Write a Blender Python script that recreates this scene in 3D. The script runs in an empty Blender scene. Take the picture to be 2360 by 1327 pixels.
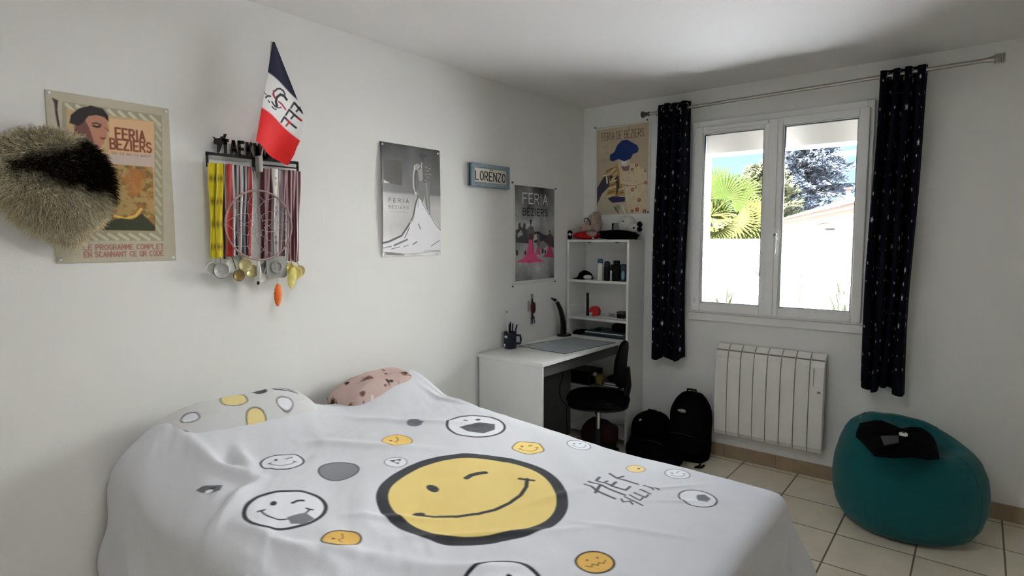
import bpy, bmesh, math, random
import numpy as np
from mathutils import Vector, Matrix
random.seed(7); rng = np.random.default_rng(11)
C = bpy.context.scene.collection
scn = bpy.context.scene
PI = math.pi

# ---------------------------------------------------------------- camera, world, sun, exposure
FPX, YAW, PITCH, ROLL = 1350.6143, -38.5912, -4.8219, -0.1279
CAM = Vector((2.4596, -3.9875, 1.5008))
_y, _p, _r = map(math.radians, (YAW, PITCH, ROLL))
FWD = Vector((math.sin(_y)*math.cos(_p), math.cos(_y)*math.cos(_p), math.sin(_p)))
_rt = Vector((math.cos(_y), -math.sin(_y), 0)); _up = _rt.cross(FWD)
RT = _rt*math.cos(_r) + _up*math.sin(_r); UP = _up*math.cos(_r) - _rt*math.sin(_r)
cd = bpy.data.cameras.new('camera'); cam = bpy.data.objects.new('camera', cd); C.objects.link(cam)
cd.sensor_width = 36; cd.lens = FPX/2360*36; cd.clip_end = 300; cd.clip_start = .05
cam.matrix_world = Matrix((( RT.x, UP.x, -FWD.x, CAM.x), (RT.y, UP.y, -FWD.y, CAM.y), (RT.z, UP.z, -FWD.z, CAM.z), (0, 0, 0, 1)))
scn.camera = cam

scn.view_settings.view_transform = 'Standard'; scn.view_settings.look = 'None'
scn.view_settings.exposure = 1.46; scn.view_settings.gamma = 1; scn.view_settings.use_curve_mapping = False
cy = scn.cycles
cy.max_bounces = 12; cy.diffuse_bounces = 7; cy.glossy_bounces = 4; cy.transmission_bounces = 6; cy.transparent_max_bounces = 8
cy.caustics_reflective = False; cy.caustics_refractive = False; cy.sample_clamp_indirect = 12
cy.use_denoising = True

w = bpy.data.worlds.new('world'); scn.world = w; w.use_nodes = True
nt = w.node_tree; nt.nodes.clear()
tc = nt.nodes.new('ShaderNodeTexCoord'); sp = nt.nodes.new('ShaderNodeSeparateXYZ')
rp = nt.nodes.new('ShaderNodeValToRGB'); bg = nt.nodes.new('ShaderNodeBackground'); ow = nt.nodes.new('ShaderNodeOutputWorld')
nt.links.new(tc.outputs['Generated'], sp.inputs[0]); nt.links.new(sp.outputs['Z'], rp.inputs[0])
nt.links.new(rp.outputs[0], bg.inputs[0]); nt.links.new(bg.outputs[0], ow.inputs[0])
e = rp.color_ramp.elements; e[0].position = 0.0; e[0].color = (.100, .130, .134, 1); e[1].position = 1; e[1].color = (.35, .55, .95, 1)
for pos, c in ((.06, (.080, .124, .134)), (.17, (.064, .112, .134)), (.27, (.80, .90, 1.0)), (.5, (.62, .80, 1.0))):
    q = e.new(pos); q.color = (*c, 1)
SKY = 3.7
bg.inputs[1].default_value = SKY

def lamp(name, kind, loc, rot, energy, color=(1, 1, 1), **k):
    d = bpy.data.lights.new(name, kind); d.energy = energy; d.color = color
    for a, b in k.items(): setattr(d, a, b)
    o = bpy.data.objects.new(name, d); C.objects.link(o); o.location = loc; o.rotation_euler = rot; return o
SUN_E = 56
SUN_DIR = Vector((.38, .72, -.80)).normalized()       # the way the sunlight travels: from behind the house over the roof
sun = lamp('sun', 'SUN', (0, -5, 12), SUN_DIR.to_track_quat('-Z', 'Y').to_euler(), SUN_E, (1.0, .97, .94), angle=math.radians(.6))
# added soft fill sun that brightens the room through the window
FILL_DIR = Vector((-.64, -.74, -.14)).normalized()
fill_sun = lamp('window_fill', 'SUN', (6, 10, 6), FILL_DIR.to_track_quat('-Z', 'Y').to_euler(), 18.5, (.97, .98, .94), angle=math.radians(85))
# sky portal in the window opening
po = lamp('window_portal', 'AREA', (1.42, .10, 1.62), (-PI/2, 0, 0), 1, shape='RECTANGLE', size=1.0, size_y=1.2)
po.data.cycles.is_portal = True
# added fill lamp above the bed, unseen, to lift the room's brightness
CL = lamp('added_fill_light', 'AREA', (1.45, -2.95, 2.36), (0, 0, 0), 3.4, (.96, .98, 1.0), shape='DISK', size=.5)

def _ray(px, py): return FWD + RT*((px-1180)/FPX) - UP*((py-663.5)/FPX)
def on(ax, val, px, py):
    """the point of the plane (axis, value) seen at a pixel of the 2360x1327 photograph"""
    d = _ray(px, py); return CAM + d*((val-CAM[ax])/d[ax])
def onx(px, py, x=0.0): return on(0, x, px, py)
def ony(px, py, y=0.0): return on(1, y, px, py)
def onz(px, py, z=0.0): return on(2, z, px, py)

# ---------------------------------------------------------------- materials
def lin(c):
    return tuple((v/12.92 if v <= .04045 else ((v+.055)/1.055)**2.4) for v in (x/255 for x in c))
def mat(name, col, rough=.6, var=.06, scale=8, bump=0., bscale=None, metal=0., spec=.4, detail=3, sheen=0., trans=0., coat=0., attr=None, stretch=None):
    """procedural principled material: a colour (or a colour attribute) varied by noise, noise bump"""
    m = bpy.data.materials.new(name); m.use_nodes = True; n = m.node_tree; b = n.nodes['Principled BSDF']
    t = n.nodes.new('ShaderNodeTexCoord'); mp = n.nodes.new('ShaderNodeMapping'); n.links.new(t.outputs['Object'], mp.inputs[0])
    if stretch: mp.inputs['Scale'].default_value = stretch
    nz = n.nodes.new('ShaderNodeTexNoise'); nz.inputs['Scale'].default_value = scale; nz.inputs['Detail'].default_value = detail
    n.links.new(mp.outputs[0], nz.inputs[0])
    mr = n.nodes.new('ShaderNodeMapRange'); mr.inputs['From Min'].default_value = .3; mr.inputs['From Max'].default_value = .7
    mr.inputs['To Min'].default_value = 1-var; mr.inputs['To Max'].default_value = 1+var
    n.links.new(nz.outputs[0], mr.inputs[0])
    mx = n.nodes.new('ShaderNodeMix'); mx.data_type = 'RGBA'; mx.blend_type = 'MULTIPLY'; mx.inputs[0].default_value = 1
    if attr:
        a = n.nodes.new('ShaderNodeAttribute'); a.attribute_name = attr; n.links.new(a.outputs['Color'], mx.inputs[6])
    else: mx.inputs[6].default_value = (*col[:3], 1)
    n.links.new(mr.outputs[0], mx.inputs[7]); n.links.new(mx.outputs[2], b.inputs['Base Color'])
    b.inputs['Roughness'].default_value = rough; b.inputs['Metallic'].default_value = metal
    b.inputs['Specular IOR Level'].default_value = spec
    if sheen: b.inputs['Sheen Weight'].default_value = sheen
    if trans: b.inputs['Transmission Weight'].default_value = trans
    if coat: b.inputs['Coat Weight'].default_value = coat
    if bump:
        bn = n.nodes.new('ShaderNodeTexNoise'); bn.inputs['Scale'].default_value = bscale or scale*4; bn.inputs['Detail'].default_value = 4
        n.links.new(mp.outputs[0], bn.inputs[0]); bp = n.nodes.new('ShaderNodeBump'); bp.inputs['Strength'].default_value = bump
        bp.inputs['Distance'].default_value = .01
        n.links.new(bn.outputs[0], bp.inputs['Height']); n.links.new(bp.outputs[0], b.inputs['Normal'])
    return m
def rgb(r, g, b, **k):
    return lin((r, g, b))

# ---------------------------------------------------------------- object helpers
def tag(o, label=None, cat=None, group=None, kind=None):
    if label: o['label'] = label
    if cat: o['category'] = cat
    if group: o['group'] = group
    if kind: o['kind'] = kind
    return o
def thing(name, loc, label, cat, group=None):
    o = bpy.data.objects.new(name, None); C.objects.link(o); o.location = loc; o.empty_display_size = .05
    return tag(o, label, cat, group)
def _origin(o):
    l = Vector((0, 0, 0))
    while o is not None: l += o.location; o = o.parent
    return l
class MB:
    """collects shapes in world coordinates; build() links them as one mesh object"""
    def __init__(s): s.v = []; s.f = []; s.m = []; s.sm = []
    def add(s, vs, fs, mi=0, smooth=False):
        b = len(s.v); s.v += [tuple(v) for v in vs]
        s.f += [tuple(b+i for i in f) for f in fs]; s.m += [mi]*len(fs); s.sm += [smooth]*len(fs); return s
    def box(s, a, b, mi=0, bev=0.):
        (x0, y0, z0), (x1, y1, z1) = [tuple(min(a[i], b[i]) for i in range(3)), tuple(max(a[i], b[i]) for i in range(3))]
        if bev:
            bm = bmesh.new(); bmesh.ops.create_cube(bm, size=1)
            for v in bm.verts: v.co = Vector(((x0+x1)/2+v.co.x*(x1-x0), (y0+y1)/2+v.co.y*(y1-y0), (z0+z1)/2+v.co.z*(z1-z0)))
            bmesh.ops.bevel(bm, geom=bm.edges[:], offset=min(bev, .45*min(x1-x0, y1-y0, z1-z0)), segments=2, affect='EDGES', profile=.5)
            bm.verts.index_update(); s.add([v.co[:] for v in bm.verts], [[v.index for v in f.verts] for f in bm.faces], mi); bm.free(); return s
        v = [(x0,y0,z0),(x1,y0,z0),(x1,y1,z0),(x0,y1,z0),(x0,y0,z1),(x1,y0,z1),(x1,y1,z1),(x0,y1,z1)]
        return s.add(v, [(0,3,2,1),(4,5,6,7),(0,1,5,4),(1,2,6,5),(2,3,7,6),(3,0,4,7)], mi)
    def obox(s, c, u, v, w, mi=0):
        c, u, v, w = map(Vector, (c, u, v, w))
        P = [c+u*a+v*b+w*d for d in (-1, 1) for a, b in ((-1,-1),(1,-1),(1,1),(-1,1))]
        return s.add(P, [(0,3,2,1),(4,5,6,7),(0,1,5,4),(1,2,6,5),(2,3,7,6),(3,0,4,7)], mi)
    def tube(s, pts, r, n=10, mi=0, caps=True, flat=None):
        pts = [Vector(p) for p in pts]; rs = r if isinstance(r, (list, tuple)) else [r]*len(pts)
        vs = []; ref = None
        for i, p in enumerate(pts):
            t = (pts[min(i+1, len(pts)-1)]-pts[max(i-1, 0)]).normalized()
            if ref is None: ref = Vector((0, 0, 1)) if abs(t.z) < .9 else Vector((1, 0, 0))
            u = (ref - t*ref.dot(t)).normalized(); ww = t.cross(u); ref = u
            for k in range(n):
                a = 2*PI*k/n; vs.append(p+u*(math.cos(a)*rs[i])+ww*(math.sin(a)*rs[i]*(flat or 1)))
        fs = [(i*n+k, i*n+(k+1) % n, (i+1)*n+(k+1) % n, (i+1)*n+k) for i in range(len(pts)-1) for k in range(n)]
        s.add(vs, fs, mi, True)
        if caps: s.add(vs[:n], [tuple(reversed(range(n)))], mi); s.add(vs[-n:], [tuple(range(n))], mi)
        return s
    def lathe(s, c, prof, n=24, mi=0, axis='Z', sx=1, sy=1, smooth=True, cap=True):
        c = Vector(c); vs = []
        for r, h in prof:
            for k in range(n):
                a = 2*PI*k/n; x, y = r*math.cos(a)*sx, r*math.sin(a)*sy
                vs.append(c+(Vector((x, y, h)) if axis == 'Z' else Vector((x, h, y)) if axis == 'Y' else Vector((h, x, y))))
        m = len(prof)
        s.add(vs, [(i*n+k, i*n+(k+1) % n, (i+1)*n+(k+1) % n, (i+1)*n+k) for i in range(m-1) for k in range(n)], mi, smooth)
        if cap: s.add(vs[:n], [tuple(reversed(range(n)))], mi); s.add(vs[-n:], [tuple(range(n))], mi)
        return s
    def blob(s, c, r, n=20, mi=0, amp=.0, sc=3., seed=0, pw=1., flat_z=None):
        """ellipsoid with lumps"""
        c = Vector(c); rx, ry, rz = r; vs = []; m = n//2
        from mathutils import noise as mn
        for i in range(m+1):
            th = PI*i/m
            for k in range(n):
                a = 2*PI*k/n; d = Vector((math.sin(th)*math.cos(a), math.sin(th)*math.sin(a), math.cos(th)))
                f = 1+amp*mn.noise(d*sc+Vector((seed*7.3, seed*3.1, seed)))
                if pw != 1: d = Vector([math.copysign(abs(q)**pw, q) for q in d])
                q = Vector((d.x*rx*f, d.y*ry*f, d.z*rz*f))
                if flat_z is not None: q.z = max(q.z, flat_z)
                vs.append(c+q)
        return s.add(vs, [(i*n+k, (i+1)*n+k, (i+1)*n+(k+1) % n, i*n+(k+1) % n) for i in range(m) for k in range(n)], mi, True)
    def prism(s, poly, o, u, v, w, t, mi=0, mi_side=None):
        """2D polygon (a, b) -> o + u*a + v*b, extruded by w*t"""
        o, u, v, w = map(Vector, (o, u, v, w)); n = len(poly)
        A = [o+u*a+v*b for a, b in poly]; B = [p+w*t for p in A]
        from mathutils.geometry import tessellate_polygon
        tri = tessellate_polygon([[Vector((a, b, 0)) for a, b in poly]])
        s.add(A+B, [tuple(reversed(f)) for f in tri]+[tuple(i+n for i in f) for f in tri], mi)
        return s.add(A+B, [(i, (i+1) % n, n+(i+1) % n, n+i) for i in range(n)], mi if mi_side is None else mi_side)
    def grid(s, P, mi=0, smooth=True, wrap=False):
        """P[i][j] points"""
        n, m = len(P), len(P[0]); vs = [p for r in P for p in r]; k = m if wrap else m-1
        return s.add(vs, [(i*m+j, (i+1)*m+j, (i+1)*m+(j+1) % m, i*m+(j+1) % m) for i in range(n-1) for j in range(k)], mi, smooth)
    def build(s, name, m, parent=None, label=None, cat=None, group=None, kind=None, origin=None, recalc=True):
        me = bpy.data.meshes.new(name); V = np.array(s.v, float)
        if parent is not None: og = _origin(parent)
        elif origin is not None: og = Vector(origin)
        else: og = Vector(((V[:, 0].min()+V[:, 0].max())/2, (V[:, 1].min()+V[:, 1].max())/2, V[:, 2].min()))
        me.from_pydata((V-np.array(og)).tolist(), [], s.f)
        me.polygons.foreach_set('material_index', s.m); me.polygons.foreach_set('use_smooth', s.sm)
        for q in (m if isinstance(m, (list, tuple)) else [m]): me.materials.append(q)
        if recalc:
            bm = bmesh.new(); bm.from_mesh(me); bmesh.ops.recalc_face_normals(bm, faces=bm.faces); bm.to_mesh(me); bm.free()
        o = bpy.data.objects.new(name, me); C.objects.link(o)
        if parent is not None: o.parent = parent
        else: o.location = og
        return tag(o, label, cat, group, kind)
def struct(name, mb, m, parent=None): return mb.build(name, m, parent, kind='structure', origin=(0, 0, 0) if parent is None else None)
def raster(name, P, col, m, parent=None, **k):
    """grid mesh from numpy arrays P (n,m,3) with the colours col (n,m,3) in the attribute Col"""
    n, mm = P.shape[:2]; me = bpy.data.meshes.new(name)
    og = np.array(_origin(parent)) if parent is not None else np.array([P[..., 0].mean(), P[..., 1].mean(), P[..., 2].min()])
    V = (P.reshape(-1, 3)-og)
    idx = np.arange(n*mm).reshape(n, mm)
    F = np.stack([idx[:-1, :-1], idx[1:, :-1], idx[1:, 1:], idx[:-1, 1:]], -1).reshape(-1, 4)
    me.vertices.add(len(V)); me.vertices.foreach_set('co', V.ravel().astype('f4'))
    me.loops.add(F.size); me.loops.foreach_set('vertex_index', F.ravel().astype('i4'))
    me.polygons.add(len(F)); me.polygons.foreach_set('loop_start', np.arange(0, F.size, 4, dtype='i4'))
    me.polygons.foreach_set('loop_total', np.full(len(F), 4, 'i4')); me.polygons.foreach_set('use_smooth', np.ones(len(F), bool))
    me.update(calc_edges=True)
    a = me.color_attributes.new('Col', 'FLOAT_COLOR', 'POINT')
    a.data.foreach_set('color', np.concatenate([col.reshape(-1, 3), np.ones((n*mm, 1))], 1).astype('f4').ravel())
    me.materials.append(m); o = bpy.data.objects.new(name, me); C.objects.link(o)
    if parent is not None: o.parent = parent
    else: o.location = og
    return tag(o, **k)
def copy_tree(o, parent=None):
    c = o.copy(); C.objects.link(c); c.parent = parent
    for ch in list(o.children): copy_tree(ch, c)
    return c

# ---------------------------------------------------------------- painting colours on grids
def hsh(ix, iy, s): 
    h = np.sin(ix*127.1+iy*311.7+s*74.7)*43758.5453; return h-np.floor(h)
def vnoise(x, y, s=0):
    ix, iy = np.floor(x), np.floor(y); fx, fy = x-ix, y-iy; fx = fx*fx*(3-2*fx); fy = fy*fy*(3-2*fy)
    a, b, c, d = hsh(ix, iy, s), hsh(ix+1, iy, s), hsh(ix, iy+1, s), hsh(ix+1, iy+1, s)
    return a+(b-a)*fx+(c-a)*fy+(a-b-c+d)*fx*fy
def fbm(x, y, s=0, o=4):
    r = 0; a = .5
    for i in range(o): r = r+a*vnoise(x*2**i, y*2**i, s+i); a /= 2
    return r
class Paint:
    """U, V: coordinates of every grid vertex; aa: edge softness"""
    def __init__(s, U, V, base, aa): s.U, s.V, s.aa = U, V, aa; s.c = np.zeros(U.shape+(3,))+np.array(lin(base) if max(base) > 1 else base)
    def put(s, mask, col, a=1.):
        col = np.array(lin(col)) if np.ndim(col) == 1 else col
        m = (np.clip(mask, 0, 1)*a)[..., None]; s.c = s.c*(1-m)+col*m
    def sd(s, d, col, a=1.): s.put(.5-d/s.aa, col, a)
    def disc(s, u, v, r, col, a=1., ry=None, rot=0.):
        x, y = s.U-u, s.V-v; c, q = math.cos(rot), math.sin(rot); x, y = x*c+y*q, -x*q+y*c
        k = (ry or r)/r; d = np.sqrt(x*x+(y/k)**2); s.sd((d-r)*min(1, k), col, a)
    def ring(s, u, v, r, wd, col, a=1., ry=None, rot=0., wob=0.):
        x, y = s.U-u, s.V-v; c, q = math.cos(rot), math.sin(rot); x, y = x*c+y*q, -x*q+y*c
        k = (ry or r)/r; d = np.sqrt(x*x+(y/k)**2)
        if wob: d = d+wob*np.sin(np.arctan2(y, x)*5+u*9)
        s.sd(np.abs(d-r)-wd/2, col, a)
    def segd(s, pts):
        D = np.full(s.U.shape, 1e9)
        for (x0, y0), (x1, y1) in zip(pts[:-1], pts[1:]):
            dx, dy = x1-x0, y1-y0; L = dx*dx+dy*dy+1e-12
            t = np.clip(((s.U-x0)*dx+(s.V-y0)*dy)/L, 0, 1)
            D = np.minimum(D, np.hypot(s.U-x0-t*dx, s.V-y0-t*dy))
        return D
    def line(s, pts, wd, col, a=1.): s.sd(s.segd(pts)-wd/2, col, a)
    def poly(s, pts, col, a=1.):
        ins = np.zeros(s.U.shape, bool); n = len(pts)
        for i in range(n):
            (x0, y0), (x1, y1) = pts[i], pts[(i+1) % n]
            if y0 == y1: continue
            cr = ((y0 > s.V) != (y1 > s.V)) & (s.U < (x1-x0)*(s.V-y0)/(y1-y0)+x0); ins ^= cr
        d = s.segd(list(pts)+[pts[0]]); s.sd(np.where(ins, -d, d), col, a)
    def rect(s, u0, v0, u1, v1, col, a=1.):
        d = np.maximum(np.maximum(u0-s.U, s.U-u1), np.maximum(v0-s.V, s.V-v1)); s.sd(d, col, a)
    def text(s, txt, u, v, h, wch, wd, col, a=1., rot=0., skew=0., gap=None):
        """u, v: lower left; h letter height; wch letter width"""
        cr, sr = math.cos(rot), math.sin(rot); x = 0
        for ch in txt:
            for st in GLYPH.get(ch, []):
                pts = []
                for a_, b_ in st:
                    X, Y = x+a_*wch+b_*h*skew, b_*h; pts.append((u+X*cr-Y*sr, v+X*sr+Y*cr))
                xs = [p[0] for p in pts]; ys = [p[1] for p in pts]; q = wd+3*s.aa
                b = (s.U > min(xs)-q) & (s.U < max(xs)+q) & (s.V > min(ys)-q) & (s.V < max(ys)+q)
                if not b.any(): continue
                ii = np.where(b.any(1))[0]; jj = np.where(b.any(0))[0]
                sl = (slice(ii[0], ii[-1]+1), slice(jj[0], jj[-1]+1))
                sub = Paint.__new__(Paint); sub.U, sub.V, sub.aa, sub.c = s.U[sl], s.V[sl], s.aa, s.c[sl]
                sub.line(pts, wd, col, a); s.c[sl] = sub.c
            x += wch+(gap if gap is not None else wch*.35) if ch not in 'I ' else (wch*.35+(gap if gap is not None else wch*.35) if ch == 'I' else wch*.8)
        return x
def _arc(cx, cy_, rx, ry, a0, a1, n=8):
    return [(cx+rx*math.cos(math.radians(a0+(a1-a0)*i/n)), cy_+ry*math.sin(math.radians(a0+(a1-a0)*i/n))) for i in range(n+1)]
GLYPH = {
 'A': [[(0,0),(.5,1),(1,0)], [(.2,.35),(.8,.35)]],
 'B': [[(0,0),(0,1)]+_arc(.5,.76,.42,.24,90,-90)+[(0,.52)], [(.5,.52)]+_arc(.55,.26,.45,.26,90,-90)+[(0,0)]],
 'C': [_arc(.55,.5,.5,.5,50,310,12)], 'D': [[(0,0),(0,1),(.4,1)]+_arc(.4,.5,.58,.5,90,-90,10)+[(0,0)]],
 'E': [[(.9,1),(0,1),(0,0),(.9,0)], [(0,.5),(.75,.5)]], 'F': [[(.9,1),(0,1),(0,0)], [(0,.5),(.75,.5)]],
 'G': [_arc(.55,.5,.5,.5,50,340,12)+[(1,.45),(.6,.45)]], 'H': [[(0,0),(0,1)], [(1,0),(1,1)], [(0,.5),(1,.5)]],
 'I': [[(.15,0),(.15,1)]], 'J': [[(.8,1),(.8,.3)]+_arc(.45,.3,.35,.3,0,-180,6)], 'K': [[(0,0),(0,1)], [(.9,1),(0,.45)], [(.25,.6),(.95,0)]],
 'L': [[(0,1),(0,0),(.85,0)]], 'M': [[(0,0),(.05,1),(.5,.35),(.95,1),(1,0)]], 'N': [[(0,0),(0,1),(.95,0),(.95,1)]],
 'O': [_arc(.5,.5,.5,.5,0,360,16)], 'P': [[(0,0),(0,1)]+_arc(.5,.74,.45,.26,90,-90)+[(0,.48)]],
 'Q': [_arc(.5,.5,.5,.5,0,360,16), [(.6,.25),(1,-.05)]], 'R': [[(0,0),(0,1)]+_arc(.5,.74,.42,.26,90,-90)+[(0,.48)], [(.4,.48),(.95,0)]],
 'S': [_arc(.5,.75,.42,.25,30,270,8)+_arc(.5,.25,.45,.25,90,-150,8)], 'T': [[(0,1),(1,1)], [(.5,1),(.5,0)]],
 'U': [[(0,1),(0,.3)]+_arc(.47,.3,.47,.3,180,360,8)+[(.94,1)]], 'V': [[(0,1),(.5,0),(1,1)]], 'W': [[(0,1),(.25,0),(.5,.8),(.75,0),(1,1)]],
 'X': [[(0,0),(1,1)], [(0,1),(1,0)]], 'Y': [[(0,1),(.5,.5),(1,1)], [(.5,.5),(.5,0)]], 'Z': [[(0,1),(.95,1),(0,0),(.95,0)]],
 '1': [[(.2,.8),(.5,1),(.5,0)]], '2': [_arc(.5,.72,.42,.28,160,-30,7)+[(0,0),(.95,0)]], '0': [_arc(.5,.5,.42,.5,0,360,14)],
 '3': [_arc(.45,.75,.4,.25,150,-90,7)+_arc(.45,.25,.45,.25,90,-150,7)], '7': [[(0,1),(.95,1),(.35,0)]], '4': [[(.7,0),(.7,1),(0,.3),(1,.3)]],
 "É": [[(.9,1),(0,1),(0,0),(.9,0)], [(0,.5),(.75,.5)], [(.35,1.12),(.7,1.34)]],
}
# ---------------------------------------------------------------- room shell
W_WHITE = mat('wall_paint', (.82, .82, .80), .75, .015, 1.5, .06, 90, spec=.2)
W_CEIL = mat('ceiling_paint', (.81, .80, .785), .8, .015, 1.2, .04, 60, spec=.2)
RX, RY, H = 3.55, -4.75, 2.5
WX0, WX1, WZ0, WZ1 = .90, 1.935, 1.0, 2.27      # window opening
TH = .30
b = MB()
b.box((-TH, 0, -.1), (WX0, TH, H+.1)); b.box((WX1, 0, -.1), (RX+TH, TH, H+.1)); b.box((WX0, 0, -.1), (WX1, TH, WZ0)); b.box((WX0, 0, WZ1), (WX1, TH, H+.1))
struct('wall_window', b, W_WHITE)
struct('wall_left', MB().box((-TH, RY-TH, -.1), (0, 0, H+.1)), W_WHITE)
struct('wall_right', MB().box((RX, RY-TH, -.1), (RX+TH, 0, H+.1)), W_WHITE)
struct('wall_back', MB().box((0, RY-TH, -.1), (RX, RY, H+.1)), W_WHITE)
struct('ceiling', MB().box((0, RY, H), (RX, 0, H+.1)), W_CEIL)
# floor: 33 cm beige tiles
TS, TX, TY = .3335, 1.9552, -.3892
def tile_mat():
    m = bpy.data.materials.new('floor_tiles'); m.use_nodes = True; n = m.node_tree; bs = n.nodes['Principled BSDF']
    t = n.nodes.new('ShaderNodeTexCoord'); mp = n.nodes.new('ShaderNodeMapping'); n.links.new(t.outputs['Object'], mp.inputs[0])
    mp.inputs['Location'].default_value = (-TX/TS+20, -TY/TS+20, 0); mp.inputs['Scale'].default_value = (1/TS, 1/TS, 1)
    br = n.nodes.new('ShaderNodeTexBrick'); br.offset = 0; br.squash = 1; n.links.new(mp.outputs[0], br.inputs[0])
    br.inputs['Scale'].default_value = 1; br.inputs['Brick Width'].default_value = 1; br.inputs['Row Height'].default_value = 1
    br.inputs['Mortar Size'].default_value = .013; br.inputs['Mortar Smooth'].default_value = .3
    br.inputs['Color1'].default_value = (.78, .70, .56, 1); br.inputs['Color2'].default_value = (.82, .74, .60, 1); br.inputs['Mortar'].default_value = (.17, .12, .075, 1)
    nz = n.nodes.new('ShaderNodeTexNoise'); nz.inputs['Scale'].default_value = 9; nz.inputs['Detail'].default_value = 6; n.links.new(t.outputs['Object'], nz.inputs[0])
    mr = n.nodes.new('ShaderNodeMapRange'); mr.inputs['To Min'].default_value = .86; mr.inputs['To Max'].default_value = 1.14; n.links.new(nz.outputs[0], mr.inputs[0])
    mx = n.nodes.new('ShaderNodeMix'); mx.data_type = 'RGBA'; mx.blend_type = 'MULTIPLY'; mx.inputs[0].default_value = 1
    n.links.new(br.outputs[0], mx.inputs[6]); n.links.new(mr.outputs[0], mx.inputs[7]); n.links.new(mx.outputs[2], bs.inputs['Base Color'])
    bp = n.nodes.new('ShaderNodeBump'); bp.inputs['Strength'].default_value = .5; bp.inputs['Distance'].default_value = .003; bp.invert = True
    n.links.new(br.outputs['Fac'], bp.inputs['Height']); n.links.new(bp.outputs[0], bs.inputs['Normal'])
    bs.inputs['Roughness'].default_value = .38
    return m
struct('floor', MB().box((0, RY, -.1), (RX, 0, 0)), tile_mat())
M_SKT = mat('skirting_tile', (.36, .27, .17), .45, .10, 12)
M_GROUT = mat('skirting_grout', (.20, .15, .10), .8, .05)
def baseboard(name, a, b_, axis, off):
    m = MB(); p = a; n = 0; k0 = a
    edges = [a]+[q for q in np.arange(off-30*TS, off+30*TS, TS) if a+.02 < q < b_-.02]+[b_]
    for q0, q1 in zip(edges[:-1], edges[1:]):
        g = .0015
        if axis == 'x': m.box((q0+g, -.010, 0), (q1-g, 0, .087), 0, .002)
        elif axis == 'l': m.box((0, q0+g, 0), (.010, q1-g, .087), 0, .002)
        elif axis == 'r': m.box((RX-.010, q0+g, 0), (RX, q1-g, .087), 0, .002)
    if axis == 'x': m.box((a, -.0075, 0), (b_, 0, .086), 1)
    elif axis == 'l': m.box((0, a, 0), (.0075, b_, .086), 1)
    else: m.box((RX-.0075, a, 0), (RX, b_, .086), 1)
    struct(name, m, [M_SKT, M_GROUT])
baseboard('baseboard_window', .535, RX-.012, 'x', 1.483)
baseboard('baseboard_left', RY, -.26, 'l', TY)
baseboard('baseboard_right', RY, -.012, 'r', TY)

# ---------------------------------------------------------------- window
M_PVC = mat('white_pvc', (.84, .84, .83), .35, .01, 3, spec=.45)
M_BEAD = mat('pvc_bead', (.80, .82, .82), .3, .01, 3)
M_GASK = mat('dark_gasket', (.03, .03, .035), .7, .05)
M_CHR = mat('brushed_steel', (.62, .61, .58), .3, .05, 30, metal=1.)
def glass_mat(name='window_glass', tint=(1, 1, 1)):
    m = bpy.data.materials.new(name); m.use_nodes = True; n = m.node_tree; n.nodes.clear()
    o = n.nodes.new('ShaderNodeOutputMaterial'); t = n.nodes.new('ShaderNodeBsdfTransparent'); g = n.nodes.new('ShaderNodeBsdfGlossy'); mx = n.nodes.new('ShaderNodeMixShader')
    f = n.nodes.new('ShaderNodeFresnel'); f.inputs[0].default_value = 1.45; g.inputs['Roughness'].default_value = .02
    nz = n.nodes.new('ShaderNodeTexNoise'); nz.inputs['Scale'].default_value = 1.3; mr = n.nodes.new('ShaderNodeMapRange')
    mr.inputs['To Min'].default_value = .965; mr.inputs['To Max'].default_value = 1.0; n.links.new(nz.outputs[0], mr.inputs[0])
    mc = n.nodes.new('ShaderNodeMix'); mc.data_type = 'RGBA'; mc.blend_type = 'MULTIPLY'; mc.inputs[0].default_value = 1; mc.inputs[6].default_value = (*tint, 1)
    n.links.new(mr.outputs[0], mc.inputs[7]); n.links.new(mc.outputs[2], t.inputs[0])
    n.links.new(f.outputs[0], mx.inputs[0]); n.links.new(t.outputs[0], mx.inputs[1]); n.links.new(g.outputs[0], mx.inputs[2]); n.links.new(mx.outputs[0], o.inputs[0])
    return m
M_GLASS = glass_mat()
win = bpy.data.objects.new('window_1', None); C.objects.link(win); win.location = (1.418, 0, 1.0); tag(win, 'white two-pane window in the wall between the star curtains', kind='structure')
def ring_box(m, x0, z0, x1, z1, t, y0, y1, mi=0, bev=.003):
    m.box((x0, y0, z0), (x0+t, y1, z1), mi, bev); m.box((x1-t, y0, z0), (x1, y1, z1), mi, bev)
    m.box((x0+t, y0, z0), (x1-t, y1, z0+t), mi, bev); m.box((x0+t, y0, z1-t), (x1-t, y1, z1), mi, bev)
m = MB(); m.box((.884, -.030, .988), (.925, .07, 2.285), 0, .004); m.box((1.912, -.030, .988), (1.950, .07, 2.285), 0, .004)
m.box((.925, -.030, 2.235), (1.912, .07, 2.285), 0, .004); m.box((.925, -.030, .988), (1.912, .07, 1.008), 0, .004)
m.build('window_frame', M_PVC, win)
MB().box((.872, -.022, .935), (1.955, .0, .986), 0, .004).build('window_sill', M_PVC, win)
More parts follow.
